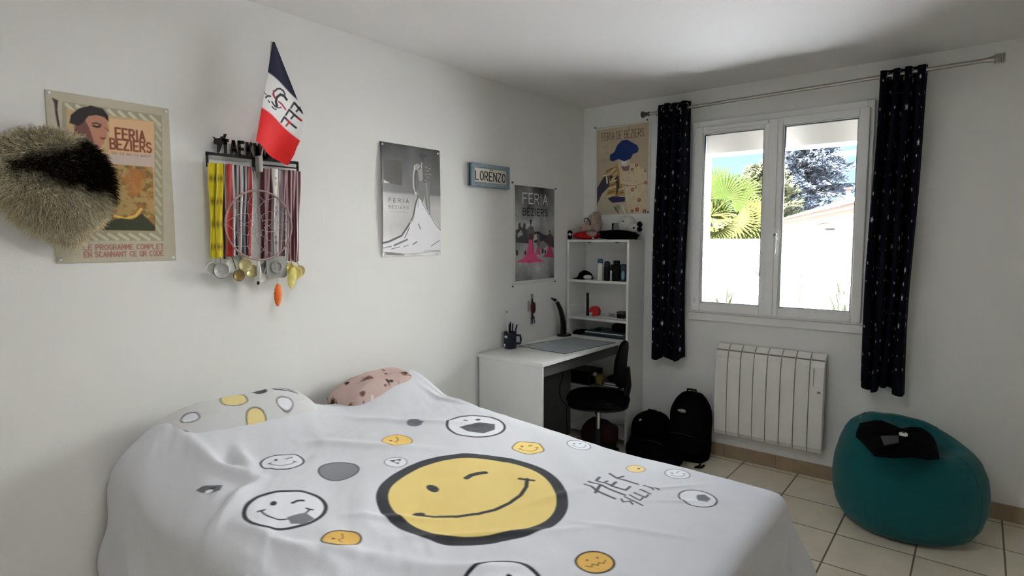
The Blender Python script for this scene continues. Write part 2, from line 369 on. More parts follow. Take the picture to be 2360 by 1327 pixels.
def sash(x0, x1, gx0, gx1, nm):
    s = MB(); z0, z1, gz0, gz1 = 1.002, 2.245, 1.055, 2.198
    s.box((x0, -.050, z0), (gx0, .03, z1), 0, .005); s.box((gx1, -.050, z0), (x1, .03, z1), 0, .005)
    s.box((gx0, -.050, z0), (gx1, .03, gz0), 0, .005); s.box((gx0, -.050, gz1), (gx1, .03, z1), 0, .005)
    o = s.build('window_sash', M_PVC, win)
    g = MB(); ring_box(g, gx0, gz0, gx1, gz1, .007, -.038, -.02, 0, .002); g.build('glazing_bead', M_BEAD, o)
    g = MB(); ring_box(g, gx0+.007, gz0+.007, gx1-.007, gz1-.007, .003, -.034, -.012, 0, 0); g.build('gasket', M_GASK, o)
    MB().box((gx0+.004, -.016, gz0+.004), (gx1-.004, -.012, gz1-.004)).build('window_glass', M_GLASS, o)
    return o
sl = sash(.905, 1.402, .962, 1.358, 'l'); sr = sash(1.415, 1.930, 1.468, 1.878, 'r')
# overlapping centre strip with the handle
MB().box((1.388, -.058, 1.006), (1.440, -.048, 2.240), 0, .004).build('centre_strip', M_PVC, sr)
hd = MB(); c = ony(1788, 541, -.06)
hd.box((c.x-.014, -.068, c.z-.035), (c.x+.014, -.058, c.z+.035), 0, .004).lathe((c.x, -.058, c.z), [(.011, 0), (.011, -.03), (.006, -.034)], 14, axis='Y')
hd.box((c.x-.010, -.092, c.z-.115), (c.x+.010, -.080, c.z+.012), 0, .005)
hd.build('window_handle', M_PVC, win)
m = MB(); v0, v1 = ony(1630, 299, -.06), ony(1772, 281, -.06)
m.box((v0.x, -.066, 2.215), (v1.x, -.05, 2.238), 0, .005); m.build('trickle_vent', M_PVC, win)
for py in (322, 512, 690):
    q = ony(1602, py, -.04); MB().lathe((q.x, -.050, q.z-.022), [(.004, 0), (.007, .002), (.007, .042), (.004, .044)], 12).build('window_hinge', M_PVC, win)
# outer reveal and roller shutter box
M_REND = mat('cream_render', (.80, .76, .68), .85, .03, 6, .15, 60, spec=.1)
m = MB(); m.box((.90, .13, 2.085), (1.96, TH+.02, 2.30), 0, .003); m.build('shutter_box', mat('shutter_box_cream', (.50, .48, .43), .5, .02), win)
m = MB(); m.box((.905, .10, 1.0), (.935, .15, 2.09), 0); m.box((1.905, .10, 1.0), (1.93, .15, 2.09), 0); m.build('shutter_rail', M_PVC, win)
m = MB(); m.box((.90, .07, .97), (1.935, TH+.05, 1.0), 0); m.build('outer_sill', M_REND, win)
# ---------------------------------------------------------------- outside
M_WHITE_R = mat('white_render', (.80, .79, .77), .9, .02, 3, .1, 40, spec=.1)
M_GRND = mat('pale_gravel', (.60, .60, .61), .95, .12, 5, .3, 80, spec=.1)
M_ROOF = mat('roof_tiles', (.65, .48, .36), .85, .15, 3, spec=.1)
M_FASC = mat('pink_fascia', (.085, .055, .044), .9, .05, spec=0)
struct('ground_outside', MB().box((-60, TH, -.25), (40, 90, -.15)), M_GRND)
gw = MB().box((-6, 6.0, -.15), (-.35, 6.2, 1.485)); 
struct('garden_wall', gw, M_WHITE_R)
# the lower wall that turns away to the right
struct('boundary_wall', MB().prism([(-.35, 6.0), (-.35, 6.2), (8.5, 8.2), (8.5, 8.0)], (0, 0, -.15), (1, 0, 0), (0, 1, 0), (0, 0, 1), 1.55), M_WHITE_R)
# neighbour's house
hs = thing('neighbour_house', (-3, 24, -.15), 'white neighbouring house with low tiled roof seen through the right window pane', 'house')
A = Vector((.75, 15.2, 0)); D = Vector((-6.69, 18.0, 0)).normalized(); Nn = Vector((D.y, -D.x, 0))   # facade runs along D, Nn points into the house
if Nn.x < 0: Nn = -Nn
LEN = 28
def HP(a, n, z): return A+D*a+Nn*n+Vector((0, 0, z))
ez = 2.50
m = MB(); P = [HP(0, 0, -.15), HP(LEN, 0, -.15), HP(LEN, 9, -.15), HP(0, 9, -.15)]; Q = [Vector((p.x, p.y, ez-.1)) for p in P]
m.add(P+Q, [(0,1,5,4),(1,2,6,5),(2,3,7,6),(3,0,4,7),(4,5,6,7)]); m.build('facade', M_WHITE_R, hs)
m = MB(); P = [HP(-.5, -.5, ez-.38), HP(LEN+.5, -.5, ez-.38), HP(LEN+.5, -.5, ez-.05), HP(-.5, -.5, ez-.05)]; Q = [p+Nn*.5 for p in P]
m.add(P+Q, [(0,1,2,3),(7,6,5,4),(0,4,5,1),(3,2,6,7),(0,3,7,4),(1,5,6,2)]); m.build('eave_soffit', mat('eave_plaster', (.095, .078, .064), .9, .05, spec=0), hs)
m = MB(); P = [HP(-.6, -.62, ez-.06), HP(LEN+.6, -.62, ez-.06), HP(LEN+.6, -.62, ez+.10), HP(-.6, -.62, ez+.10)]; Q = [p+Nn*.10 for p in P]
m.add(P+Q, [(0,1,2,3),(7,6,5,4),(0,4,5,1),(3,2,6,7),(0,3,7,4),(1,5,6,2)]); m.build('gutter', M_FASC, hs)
# roof: corrugated canal tiles
m = MB(); NA = 150; rows = []
for j in range(9):
    t = j/8; r = []
    for i in range(NA*4+1):
        a = -.6+(LEN+1.2)*i/(NA*4); z = ez+.10+t*1.75+.035*abs(math.sin(PI*i/4)); r.append(HP(a, -.7+t*5.5, z))
    rows.append(r)
m.grid(rows, 0, False); rows = [[HP(-.6+(LEN+1.2)*i/8, 4.8+t*5, ez+1.85-t*1.7) for i in range(9)] for t in (0, 1)]; m.grid(rows)
m.build('roof', M_ROOF, hs, recalc=False)
q = HP(0, 0, 0)
def facade_pt(px, py):
    d = _ray(px, py); t = (A-CAM).dot(Nn)/d.dot(Nn); return CAM+d*t
w0, w1, w2 = facade_pt(1892, 529), facade_pt(1924, 526), facade_pt(1892, 545)
m = MB(); o_ = -Nn*.02
m.add([w0+o_, w1+o_, w1+o_-Vector((0, 0, w0.z-w2.z)), w2+o_], [(0,1,2,3)])
m.add([w0-Nn*.35, w1-Nn*.35, w1-Nn*.35-Vector((0,0,.08)), w0-Nn*.35-Vector((0,0,.08))]+[w0, w1, w1-Vector((0,0,.08)), w0-Vector((0,0,.08))], [(0,1,2,3),(0,4,5,1),(3,2,6,7),(0,3,7,4),(1,5,6,2)])
m.build('window_pane', mat('far_window_glass', (.006, .007, .008), .3, .05), hs)
ch = facade_pt(1958, 437)
m = MB(); c0 = HP(0, 0, 0); 
d = _ray(1956, 434); tt = 24/math.hypot(d.x, d.y); cc = CAM+d*tt
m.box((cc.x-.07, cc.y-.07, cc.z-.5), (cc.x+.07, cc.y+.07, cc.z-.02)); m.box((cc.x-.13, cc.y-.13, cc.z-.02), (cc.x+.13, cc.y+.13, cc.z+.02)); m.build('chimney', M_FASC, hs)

# round porthole light on a pillar
M_LEAF1 = mat('palm_leaf', (.023, .034, .009), .9, .25, 5, spec=0)
M_LEAF2 = mat('dry_palm_leaf', (.036, .038, .012), .9, .25, 5, spec=0)
M_LEAF3 = mat('cedar_needles', (.068, .080, .098), .9, .3, 2, spec=0)
M_LEAF4 = mat('light_bush_leaf', (.075, .080, .046), .9, .3, 2, spec=0)
M_BARK = mat('bark', (.04, .033, .027), .9, .3, 6, .5, 20, spec=0)
c = ony(1748, 628, 5.9)
pl = thing('wall_lamp', (c.x, c.y, c.z), 'round grey bulkhead lamp with white rim on the garden wall', 'lamp')
MB().lathe((c.x, 5.985, c.z), [(.085, 0), (.105, -.01), (.105, -.05), (.075, -.07), (.068, -.05)], 28, axis='Y', cap=False).build('rim', M_WHITE_R, pl)
MB().lathe((c.x, 5.985, c.z), [(.07, -.002), (.07, -.052), (.05, -.06), (.02, -.064)], 24, axis='Y').build('diffuser', mat('grey_diffuser', (.006, .0055, .0065), .5, .05), pl)
MB().box((c.x-.10, 5.982, c.z-.10), (c.x+.10, 6.0, c.z+.10), 0, .01).build('back_plate', mat('plate_grey', (.011, .010, .010), .5, .05), pl)

def frond_fan(m, c, out, up, R, n=26, span=200, w=.03, mi=0, droop=.25):
    """palmate leaf: a fan of folded blades round c"""
    out, up = Vector(out).normalized(), Vector(up).normalized(); side = out.cross(up).normalized(); up = side.cross(out).normalized()
    for k in range(n):
        a = math.radians(-span/2+span*k/(n-1)); d = (out*math.cos(a)+side*math.sin(a)).normalized(); L = R*(.8+.2*math.cos(a*.7))*random.uniform(.9, 1.05)
        t = d.cross(up).normalized(); rows = []
        for j in range(6):
            s = j/5; p = c+d*(L*s)+up*(.12*L*s)-Vector((0, 0, droop*L*max(0, s-.45)**1.6)); ww = w*L*(.25+s*1.35)*(1-max(0, s-.55)/.46)
            rows.append([p-t*ww, p+up*ww*.5, p+t*ww])
        m.grid(rows, mi, False)
pm = thing('palm_tree', (-2.25, 8.3, -.15), 'fan palm with yellow-green leaves behind the garden wall', 'tree')
hub = Vector((-1.90, 8.0, 1.95))
MB().tube([(-2.25, 8.3, -.15), (-2.15, 8.2, 1.0), (-2.0, 8.1, 1.9)], [.16, .15, .13], 12).build('trunk', M_BARK, pm)
m = MB(); pets = MB(); random.seed(3)
specs = [((-1.60, 7.9, 2.28), (.1, .05, 1), .62, 0), ((-1.10, 7.8, 1.86), (1, -.3, .1), .62, 1), ((-1.35, 7.7, 1.80), (.8, -.5, -.3), .62, 1), ((-1.75, 7.6, 1.85), (.2, -.8, -.2), .6, 1),
         ((-1.05, 8.1, 1.78), (1, .2, -.2), .5, 0), ((-2.3, 7.9, 2.35), (-.5, 0, .9), .7, 0), ((-2.5, 7.8, 1.8), (-1, -.1, -.1), .7, 0), ((-2.0, 8.4, 2.5), (0, .5, 1), .7, 0), ((-1.55, 8.6, 2.35), (.5, .2, .9), .6, 0), ((-1.2, 8.6, 1.95), (.9, .2, .4), .55, 1),
         ((-1.95, 8.5, 2.05), (.2, .1, .9), .6, 0), ((-1.50, 8.4, 2.0), (.8, .2, .3), .6, 0), ((-1.75, 8.5, 1.75), (.3, .1, -.6), .6, 1), ((-1.30, 8.4, 1.65), (.8, .1, -.4), .6, 0), ((-1.0, 8.5, 1.6), (.5, 0, .5), .5, 0), ((-2.0, 8.0, 1.75), (-.2, -.4, -.7), .5, 1),
         ((-1.40, 8.1, 1.68), (.7, .2, -.6), .55, 1), ((-1.70, 7.7, 1.62), (.1, -.5, -.9), .5, 1), ((-1.25, 7.9, 1.58), (.6, -.1, -.8), .5, 1)]
for c_, o_, R_, mi_ in specs:
    c_ = Vector(c_); o_ = Vector(o_); frond_fan(m, c_, o_, (.2, -.9, .4) if abs(o_.y) < .6 else (0, .2, 1), R_, 24, 190, .036, mi_, .35)
    pets.tube([hub, (hub+c_)/2+Vector((0, 0, .08)), c_], [.025, .018, .012], 6)
m.build('fronds', [M_LEAF1, M_LEAF2], pm, recalc=False); pets.build('leaf_stalks', M_LEAF2, pm)

def spray_tree(name, base, top, spread, nb, matl, label, seed, leafs, tsz=.5, asc=.35):
    random.seed(seed); t = thing(name, base, label, 'tree'); base, top = Vector(base), Vector(top)
    MB().tube([base, base.lerp(top, .5)+Vector((.2, 0, 0)), top], [.35, .2, .04], 10).build('trunk', M_BARK, t)
    br = MB(); lf = MB()
    for i in range(nb):
        s = random.uniform(.18, 1.0); p = base.lerp(top, s); a = random.uniform(0, 2*PI)
        L = spread*(1.05-s)**.7*random.uniform(.55, 1.1)+.5; d = Vector((math.cos(a), math.sin(a), random.uniform(-.05, asc))).normalized()
        e_ = p+d*L; br.tube([p, p.lerp(e_, .5)+Vector((0, 0, .12*L)), e_], [.06, .035, .012], 5)
        for k in range(leafs):
            u = random.uniform(.25, 1.03); c_ = p.lerp(e_, u)+Vector((0, 0, .12*L*4*u*(1-u)*.5))+Vector((random.gauss(0, .12), random.gauss(0, .12), random.gauss(0, .06)))
            sz = tsz*random.uniform(.5, 1.1); dd = (d+Vector((random.gauss(0, .55), random.gauss(0, .55), random.gauss(0, .35)))).normalized()
            sd = dd.cross(Vector((random.gauss(0, 1), random.gauss(0, 1), random.gauss(0, 1)))).normalized(); n_ = dd.cross(sd)
            lf.add([c_-sd*sz*.16, c_+dd*sz*.55-sd*sz*.12, c_+dd*sz, c_+dd*sz*.5+sd*sz*.14, c_+n_*sz*.12], [(0,1,4),(1,2,4),(2,3,4),(3,0,4)])
    br.build('branches', M_BARK, t); lf.build('needles', matl, t, recalc=False)
    return t
spray_tree('cedar_tree', (-11.6, 58, -.15), (-11.3, 58, 11.5), 7.0, 200, M_LEAF3, 'dark blue-green cedar rising behind the tiled roof', 5, 75, .72)
spray_tree('broadleaf_tree', (-11.9, 47.5, -.15), (-11.9, 47.5, 7.2), 3.9, 130, M_LEAF4, 'pale green bushy tree between the palm and the cedar', 9, 80, .55, .6)
# thin pole with a wire
c0, c1 = ony(1845, 625, 4.0), ony(1843, 712, 4.0)
pp = thing('garden_pole', (c1.x, 4.0, -.15), 'thin dark pole with a slack wire outside the right pane', 'pole')
MB().tube([(c1.x, 4, -.15), (c0.x, 4, c0.z)], .010, 8).build('rod', M_BARK, pp)
MB().tube([ony(1845, 634, 4.0), ony(1834, 648, 4.0), ony(1822, 658, 4.0), ony(1805, 663, 4.0), ony(1780, 666, 4.0)], .003, 5).build('wire', M_BARK, pp)

# two shrubs of upright blades before the garden wall, with their shadows on it
M_PALE = mat('pale_blades', (.10, .105, .07), .9, .3, 5, spec=0)
def shrub(x, y, h_, n, sp, label, seed):
    random.seed(seed); t = thing('garden_shrub', (x, y, -.15), label, 'shrub'); m = MB()
    for i in range(n):
        a = random.uniform(0, 2*PI); d = Vector((math.cos(a), math.sin(a)*.5, 0)); r = random.uniform(.2, 1)*sp; hh = h_*random.uniform(.55, 1)*(1.1-.4*r/sp); b0 = Vector((x, y, -.15))+d*.08*r
        s_ = Vector((-d.y, d.x, 0))*.016; pts = [b0, b0+d*r*.4+Vector((0, 0, hh*.6)), b0+d*r+Vector((0, 0, hh)), b0+d*r*1.25+Vector((0, 0, hh*.97))]
        m.grid([[p-s_*w_, p+Vector((0, 0, .004)), p+s_*w_] for p, w_ in zip(pts, (.8, 1.2, .9, .1))], 0, False)
    m.build('leaves', M_PALE, t, recalc=False); MB().tube([(x, y, -.15), (x, y, .15)], .05, 8).build('stem', M_BARK, t)
shrub(-.75, 5.55, .95, 130, .45, 'spiky pale shrub beside the round lamp before the garden wall', 4)
shrub(.95, 5.75, 1.15, 190, .62, 'wide spiky shrub before the wall, right of the thin pole', 6)
# ---------------------------------------------------------------- bed
M_WOOD = mat('bed_base_fabric', (.30, .30, .31), .9, .08, 20, .2, 90)
M_MATT = mat('mattress_ticking', (.75, .75, .74), .9, .03, 10, .1, 60)
bed = thing('bed', (1.02, -2.55, 0), 'double bed with a white mattress against the wall, under the emoji print cover', 'bed')
MB().box((.03, -3.22, .10), (1.96, -1.89, .36), 0, .02).build('bed_base', M_WOOD, bed)
MB().box((.03, -3.23, .362), (1.965, -1.88, .585), 0, .05).build('mattress', M_MATT, bed)
for lx, ly in ((.12, -3.12), (1.86, -3.12), (.12, -1.98), (1.86, -1.98)):
    MB().lathe((lx, ly, 0), [(.022, 0), (.028, .1)], 14).build('leg', M_CHR, bed)

def smooth(a, b, x): t = np.clip((x-a)/(b-a), 0, 1); return t*t*(3-2*t)
BX1, BY0, BY1 = 1.985, -3.29, -1.83      # cover's top rectangle
def gauss_ridge(x, y, p0, p1, wd, amp):
    dx, dy = p1[0]-p0[0], p1[1]-p0[1]; L = dx*dx+dy*dy; t = np.clip(((x-p0[0])*dx+(y-p0[1])*dy)/L, 0, 1)
    d = np.hypot(x-p0[0]-t*dx, y-p0[1]-t*dy); return amp*np.exp(-(d/wd)**2)*np.sin(PI*np.clip(t*.9+.05, 0, 1))
FOLDS = []
def cover_h(x, y, wr=True):
    x = np.asarray(x, float); y = np.asarray(y, float)
    h = .622+0*x
    # pillows below the cover near the wall
    fx = 1-smooth(.14, .40, x); h = h+.080*(1-smooth(.15, 1.5, x))*smooth(-3.36, -3.12, y)*(1-.3*smooth(-1.95, -1.80, y))
    pl = smooth(-3.36, -3.14, y)*(1-smooth(-2.72, -2.40, y))
    prr = smooth(-2.35, -2.10, y)*(1-smooth(-1.93, -1.78, y))
    h = h+fx*(.040+.085*pl+.065*prr)-.02*fx*smooth(-1.95, -1.83, y)
    if wr:
        k = 1-.6*smooth(1.3, 1.9, x)
        h = h+.016*(fbm(x*3.1+4, y*3.1+9, 1, 3)-.45)
        ca, sa = math.cos(.62), math.sin(.62); u, v = x*ca-y*sa, x*sa+y*ca
        near = smooth(-2.55, -3.0, y)
        h = h+(.010+.026*near)*(fbm(u*2.2, v*9+2*fbm(u*2, v*2, 8, 2), 5, 3)-.45)*k
        ca, sa = math.cos(-.25), math.sin(-.25); u, v = x*ca-y*sa, x*sa+y*ca
        h = h+.016*smooth(1.05, .45, x)*(fbm(v*3.0, u*10+1.5*fbm(u*3, v*3, 3, 2), 6, 3)-.45)
        for p0, p1, wd, am in (((.16, -3.12), (.62, -3.02), .030, .030), ((.60, -3.03), (.78, -3.30), .030, .034), ((.30, -2.95), (.56, -3.02), .028, .026), ((.35, -2.75), (.85, -2.35), .03, .010),
                               ((.30, -2.45), (.75, -2.05), .025, .012), ((.25, -1.98), (.55, -1.90), .018, .012), ((.25, -1.93), (.58, -1.84), .012, .009), ((1.15, -2.95), (1.62, -2.45), .02, .008),
                               ((1.25, -3.05), (1.6, -2.75), .025, .012), ((1.0, -3.15), (1.35, -2.95), .03, .012), ((.75, -3.2), (1.2, -3.12), .025, .011), ((1.3, -2.55), (1.5, -2.1), .022, .006), 
                               ((1.55, -2.2), (1.75, -1.95), .012, .005), ((1.6, -2.25), (1.85, -2.05), .012, .005), ((1.5, -2.5), (1.9, -2.35), .015, .005), ((.95, -2.95), (1.2, -2.75), .02, .008)):
            h = h+gauss_ridge(x, y, p0, p1, wd, am)
    return h
# cloth coordinates (s along the bed from the wall, t across); everything beyond the top rectangle hangs down
DR_FOOT, DR_FAR, DR_NEAR = .33, .30, .46
st = .0034
S0 = .02
S = np.arange(S0, BX1+DR_FOOT, st); T = np.arange(BY0-DR_NEAR, BY1+DR_FAR, st)
SS, TT = np.meshgrid(S, T, indexing='ij')
# the head edge touches the wall at the near side and lies across the pillows further on
HE = np.interp(T, [-3.9, -3.36, -3.26, -3.18, -3.05, -2.9, -2.6, -2.4, -2.15, -2.0, -1.88, -1.6], [.02, .02, .07, .11, .15, .17, .17, .14, .185, .17, .10, .08])[None, :]
SS = np.where(SS < BX1, HE+(SS-S0)/(BX1-S0)*(BX1-HE), SS)
RC = .055                                                   # radius of the rounded edge
cx_ = np.minimum(SS, BX1-RC); cy_2 = np.clip(TT, BY0+RC, BY1-RC)
dx, dy = SS-cx_, TT-cy_2; d = np.hypot(dx, dy)+1e-9; nx, ny = dx/d, dy/d
arc = RC*PI/2; a_ = np.clip(d/RC, 0, PI/2); hang = np.maximum(d-arc, 0)
corner = np.clip(np.minimum(np.abs(nx), np.abs(ny))*1.55, 0, 1)
hor = RC*np.sin(a_)+hang*(.10+.34*corner)+.018*np.sin((SS+TT)*17)*smooth(.05, .25, hang)*(1-.7*corner)
X_ = cx_+nx*hor; Y_ = cy_2+ny*hor
drop = RC*(1-np.cos(a_))+hang*np.sqrt(np.maximum(1-(.10+.34*corner)**2, .1))
Z_ = cover_h(np.minimum(X_, BX1), np.clip(Y_, BY0, BY1))*1.0-drop
Z_ = np.maximum(Z_, .012)
# pillows
M_COVER = mat('printed_cotton', (1, 1, 1), .85, .015, 14, .12, 260, spec=.15, sheen=.15, attr='Col')
pc = Paint(SS, TT, (.68, .69, .73), st*1.1)
DK, YE, GR, WH = (52, 52, 58), (232, 206, 122), (120, 122, 130), (232, 234, 240)
def surf(px, py):
    d = _ray(px, py); z = .65
    for i in range(25):
        q = CAM+d*((z-CAM.z)/d.z); z = .6*z+.4*float(cover_h(q.x, q.y, False))
    return (q.x, q.y)
def face(cx, cy, r, ax, ring=DK, fill=WH, wd=None, kind='smile', wob=0.):
    """round face print; ax: angle of the face's own up direction on the bed"""
    wd = wd or r*.09; pc.disc(cx, cy, r, fill, .96)
    if ring: pc.ring(cx, cy, r, wd, ring, wob=wob)
    c, s = math.cos(ax), math.sin(ax)
    def q(a, b): return (cx+r*(a*c-b*s), cy+r*(a*s+b*c))     # a: face right, b: face up
    D = ring or DK
    if kind in ('smile', 'wink', 'tongue', 'dots'):
        e = q(-.32, .28); pc.disc(*e, r*.085, D, ry=r*.13, rot=ax)
        if kind == 'smile': e = q(.28, .28); pc.disc(*e, r*.085, D, ry=r*.13, rot=ax)
        else: pc.line([q(.16, .26), q(.28, .36), q(.42, .37)], r*.10, D)
        pc.line([q(*p) for p in _arc(0, .15, .62, .72, 198, 342, 14)], r*(.055 if kind != 'dots' else .03), D)
        for sx in (-1, 1): pc.line([q(sx*.52, -.03), q(sx*.66, -.10)], r*.075, D)
    if kind == 'tongue': pc.poly([q(.05, -.48), q(.50, -.26), q(.72, -.60), q(.45, -.86), q(.15, -.80)], GR)
    if kind == 'open':
        pc.poly([q(-.6, .0), q(-.15, .12), q(.2, .25), q(.7, .05), q(.55, -.45), q(.1, -.7), q(-.4, -.45)], (85, 86, 94))
        pc.disc(*q(-.25, .5), r*.09, D); pc.disc(*q(.22, .55), r*.09, D)
    if kind == 'zig':
        pc.line([q(-.6, -.15), q(-.35, -.35), q(-.2, -.12), q(0, -.35), q(.15, -.12), q(.35, -.3), q(.6, -.05)], r*.06, D); pc.disc(*q(-.3, .3), r*.07, D); pc.disc(*q(.3, .3), r*.07, D)
    if kind == 'squint':
        pc.line([q(.05, .65), q(.1, .1), q(-.15, -.1), q(.0, -.5)], r*.07, (120, 84, 30)); pc.disc(*q(-.4, .05), r*.10, (120, 84, 30))
UPA = math.atan2(.19, -.28)-PI/2        # the prints' up direction on the bed is towards the far head corner
FA = math.radians(2+55)                 # face right vector on the bed
c, s = math.cos(FA), math.sin(FA)
P2 = surf
def PR(cx, cy, hw):
    a, b = P2(cx-hw, cy), P2(cx+hw, cy); return math.hypot(a[0]-b[0], a[1]-b[1])/2
_e = [P2(860, 1142), P2(1310, 1150), P2(1085, 1050), P2(1085, 1243)]
_bc = (sum(q[0] for q in _e)/4-.002, sum(q[1] for q in _e)/4+.016); _br = sum(math.hypot(q[0]-_bc[0], q[1]-_bc[1]) for q in _e)/4
face(_bc[0], _bc[1], _br-.010, FA, DK, YE, .040, 'none', .004)
# features of the big winking face, at the places on the cover where they lie
e = P2(997, 1121); pc.disc(*e, .030, DK, ry=.019, rot=math.atan2(.08, .11)-.9)
pc.line([P2(1075, 1100), P2(1085, 1094), P2(1100, 1090), P2(1118, 1088)], .022, DK)
pc.line([P2(*p) for p in ((962, 1183), (1000, 1187), (1050, 1188), (1100, 1184), (1140, 1174), (1175, 1158), (1200, 1140), (1213, 1122), (1215, 1106))], .015, DK)
pc.disc(*P2(965, 1182), .021, DK, ry=.014, rot=1.2); pc.line([P2(1197, 1104), P2(1212, 1107), P2(1230, 1109)], .013, DK)
face(*P2(651, 1066), PR(651, 1066, 48), FA, DK, WH, .008, 'wink'); face(*P2(781, 1081), PR(781, 1081, 46), FA, (80, 80, 88), (128, 130, 138), .006, 'none')
face(*P2(659, 1175), PR(659, 1175, 91), FA, DK, WH, .013, 'tongue'); face(*P2(787, 1249), PR(787, 1249, 45), FA, (60, 52, 40), (226, 180, 82), .006, 'squint')
face(*P2(915, 1014), PR(915, 1014, 35), FA, (110, 96, 60), (240, 200, 100), .004, 'squint'); face(*P2(912, 1063), PR(912, 1063, 26), FA, (120, 120, 126), WH, .004, 'none')
pc.poly([P2(896, 1060), P2(925, 1056), P2(918, 1068)], DK); pc.disc(*P2(915, 1062), .010, WH)
pc.disc(*P2(955, 975), .035, GR, ry=.028, rot=.3); pc.poly([P2(958, 971), P2(978, 974), P2(958, 980)], GR)
face(*P2(1217, 1032), PR(1217, 1032, 35), FA, (90, 80, 60), (246, 214, 120), .005, 'wink', .003); face(*P2(1334, 1026), PR(1334, 1026, 26), FA, (110, 110, 116), WH, .004, 'wink')
face(*P2(1097, 981), PR(1097, 981, 66), FA, DK, WH, .012, 'open'); face(*P2(1465, 1081), PR(1465, 1081, 21), FA, (140, 130, 110), (246, 220, 150), .003, 'none'); pc.disc(*P2(1472, 1081), .005, DK)
face(*P2(1561, 1093), PR(1561, 1093, 28), FA, (110, 110, 116), WH, .004, 'wink'); face(*P2(1608, 1148), PR(1608, 1148, 42), FA, DK, WH, .006, 'none')
pc.poly([P2(1602, 1140), P2(1625, 1139), P2(1638, 1148), P2(1630, 1157), P2(1610, 1155)], GR); pc.disc(*P2(1592, 1140), .020, WH)
face(*P2(1371, 1296), PR(1371, 1296, 44), FA, (58, 50, 38), (228, 182, 86), .007, 'zig'); face(*P2(1157, 1352), .105, FA, DK, WH, .012, 'smile')
pc.poly([P2(451, 1132), P2(468, 1124), P2(500, 1120), P2(514, 1122), P2(507, 1135), P2(480, 1143), P2(462, 1140)], (105, 107, 115)); pc.poly([P2(480, 1127), P2(500, 1124), P2(490, 1133)], DK); pc.disc(*P2(482, 1136), .012, WH)
# HEY SLEEPY
def strokes(list_, wd):
    for L in list_: pc.line([P2(*p) for p in L], wd, (84, 85, 94))
strokes([[(1348, 1118), (1375, 1133), (1417, 1150)], [(1357, 1112), (1400, 1127), (1440, 1142)], [(1384, 1122), (1372, 1137)],
         [(1382, 1101), (1374, 1110), (1408, 1121), (1442, 1131), (1452, 1122)], [(1393, 1115), (1400, 1110)], [(1409, 1122), (1420, 1113)],
         [(1405, 1091), (1422, 1102), (1470, 1117)], [(1436, 1098), (1422, 1102)]], .011)
strokes([[(1432, 1151), (1436, 1158), (1452, 1156), (1458, 1163)], [(1440, 1146), (1481, 1166)], [(1452, 1142), (1475, 1155), (1482, 1148)], [(1462, 1137), (1488, 1148), (1494, 1142)], [(1475, 1131), (1500, 1140)], [(1484, 1120), (1518, 1131)], [(1496, 1124), (1505, 1131)]], .008)
P3 = np.stack([X_, Y_, Z_], -1)
# keep the near side hanging clear of the floor
cov = raster('bedspread', P3, pc.c, M_COVER, label='grey-white bedspread printed with a big yellow winking face, spread over the bed', cat='bedspread')
sol = cov.modifiers.new('thickness', 'SOLIDIFY'); sol.thickness = .004; sol.offset = -1

# pillows between the cover and the wall
def pillow(name, c, sx, sy, sz, rotz, matl, label, paint=None, tilt=.0, seed=0):
    n, m_ = 90, 130; u = np.linspace(-1, 1, n); v = np.linspace(-1, 1, m_); U, V = np.meshgrid(u, v, indexing='ij')
    prof = (np.maximum(1-np.abs(U)**3.2, 0)**.55)*(np.maximum(1-np.abs(V)**3.2, 0)**.55)
    pinch = 1-.06*(np.abs(U*V)**2)
    out = []
    for sgn in (1, -1):
        x = U*sx*(1-.05*V**2)*pinch; y = V*sy*(1-.05*U**2)*pinch; z = sgn*sz*prof*(1+.25*(fbm(U*2+seed+9, V*2+5, seed, 3)-.45))
        x2 = x*math.cos(tilt)+z*math.sin(tilt); z2 = -x*math.sin(tilt)+z*math.cos(tilt)
        out.append(np.stack([c[0]+x2*math.cos(rotz)-y*math.sin(rotz), c[1]+x2*math.sin(rotz)+y*math.cos(rotz), c[2]+z2], -1))
    P = np.concatenate([out[0], out[1][::-1]], 0)
    Ub = np.concatenate([U*sx, U[::-1]*sx], 0); Vb = np.concatenate([V*sy, V[::-1]*sy], 0)
    p = Paint(Ub, Vb, (.68, .68, .68), .006)
    if paint: paint(p, sx, sy)
    return raster(name, P, p.c, matl, label=label, cat='pillow')
def paint_l(p, sx, sy):
    rs = random.Random(4)
    for (a, b, r, c_, f) in ((-.02, -.02, .05, DK, (232, 214, 150)), (-.05, .10, .028, DK, (70, 72, 80)), (-.17, .30, .02, DK, GR), (.02, -.20, .03, DK, WH), (.06, .16, .035, DK, WH), (-.1, -.12, .02, DK, GR), (.10, .02, .04, DK, (232, 214, 150)), (.10, -.26, .03, DK, WH)):
        p.disc(a, b, r, f); p.ring(a, b, r, .005, c_)
    for k in range(4): p.line([(-.10+k*.018, .16), (-.07+k*.018, .255)], .009, DK)
def paint_r(p, sx, sy):
    n1 = fbm(p.U*26, p.V*18, 3, 3); p.put((n1-.5)*12, (120, 82, 66)); n2 = fbm(p.U*30+9, p.V*24, 6, 3); p.put((n2-.56)*14, (58, 42, 38)); 
    n3 = fbm(p.U*20+3, p.V*24+8, 9, 2); p.put((n3-.60)*14, (225, 205, 198))
pillow('pillow', (.135, -2.86, .735), .115, .34, .125, -.03, M_COVER, 'white pillow with small face prints sticking out at the left of the bed head', paint_l, .25, 1)
M_PILB = mat('patterned_cotton', (1, 1, 1), .9, .03, 14, .15, 200, spec=.15, attr='Col')
def paint_base(p, sx, sy): p.c[...] = lin((196, 172, 165)); paint_r(p, sx, sy)
pillow('pillow', (.130, -2.16, .715), .11, .25, .12, .05, M_PILB, 'brown and pink speckled pillow under the far end of the bedspread', paint_base, .22, 5)
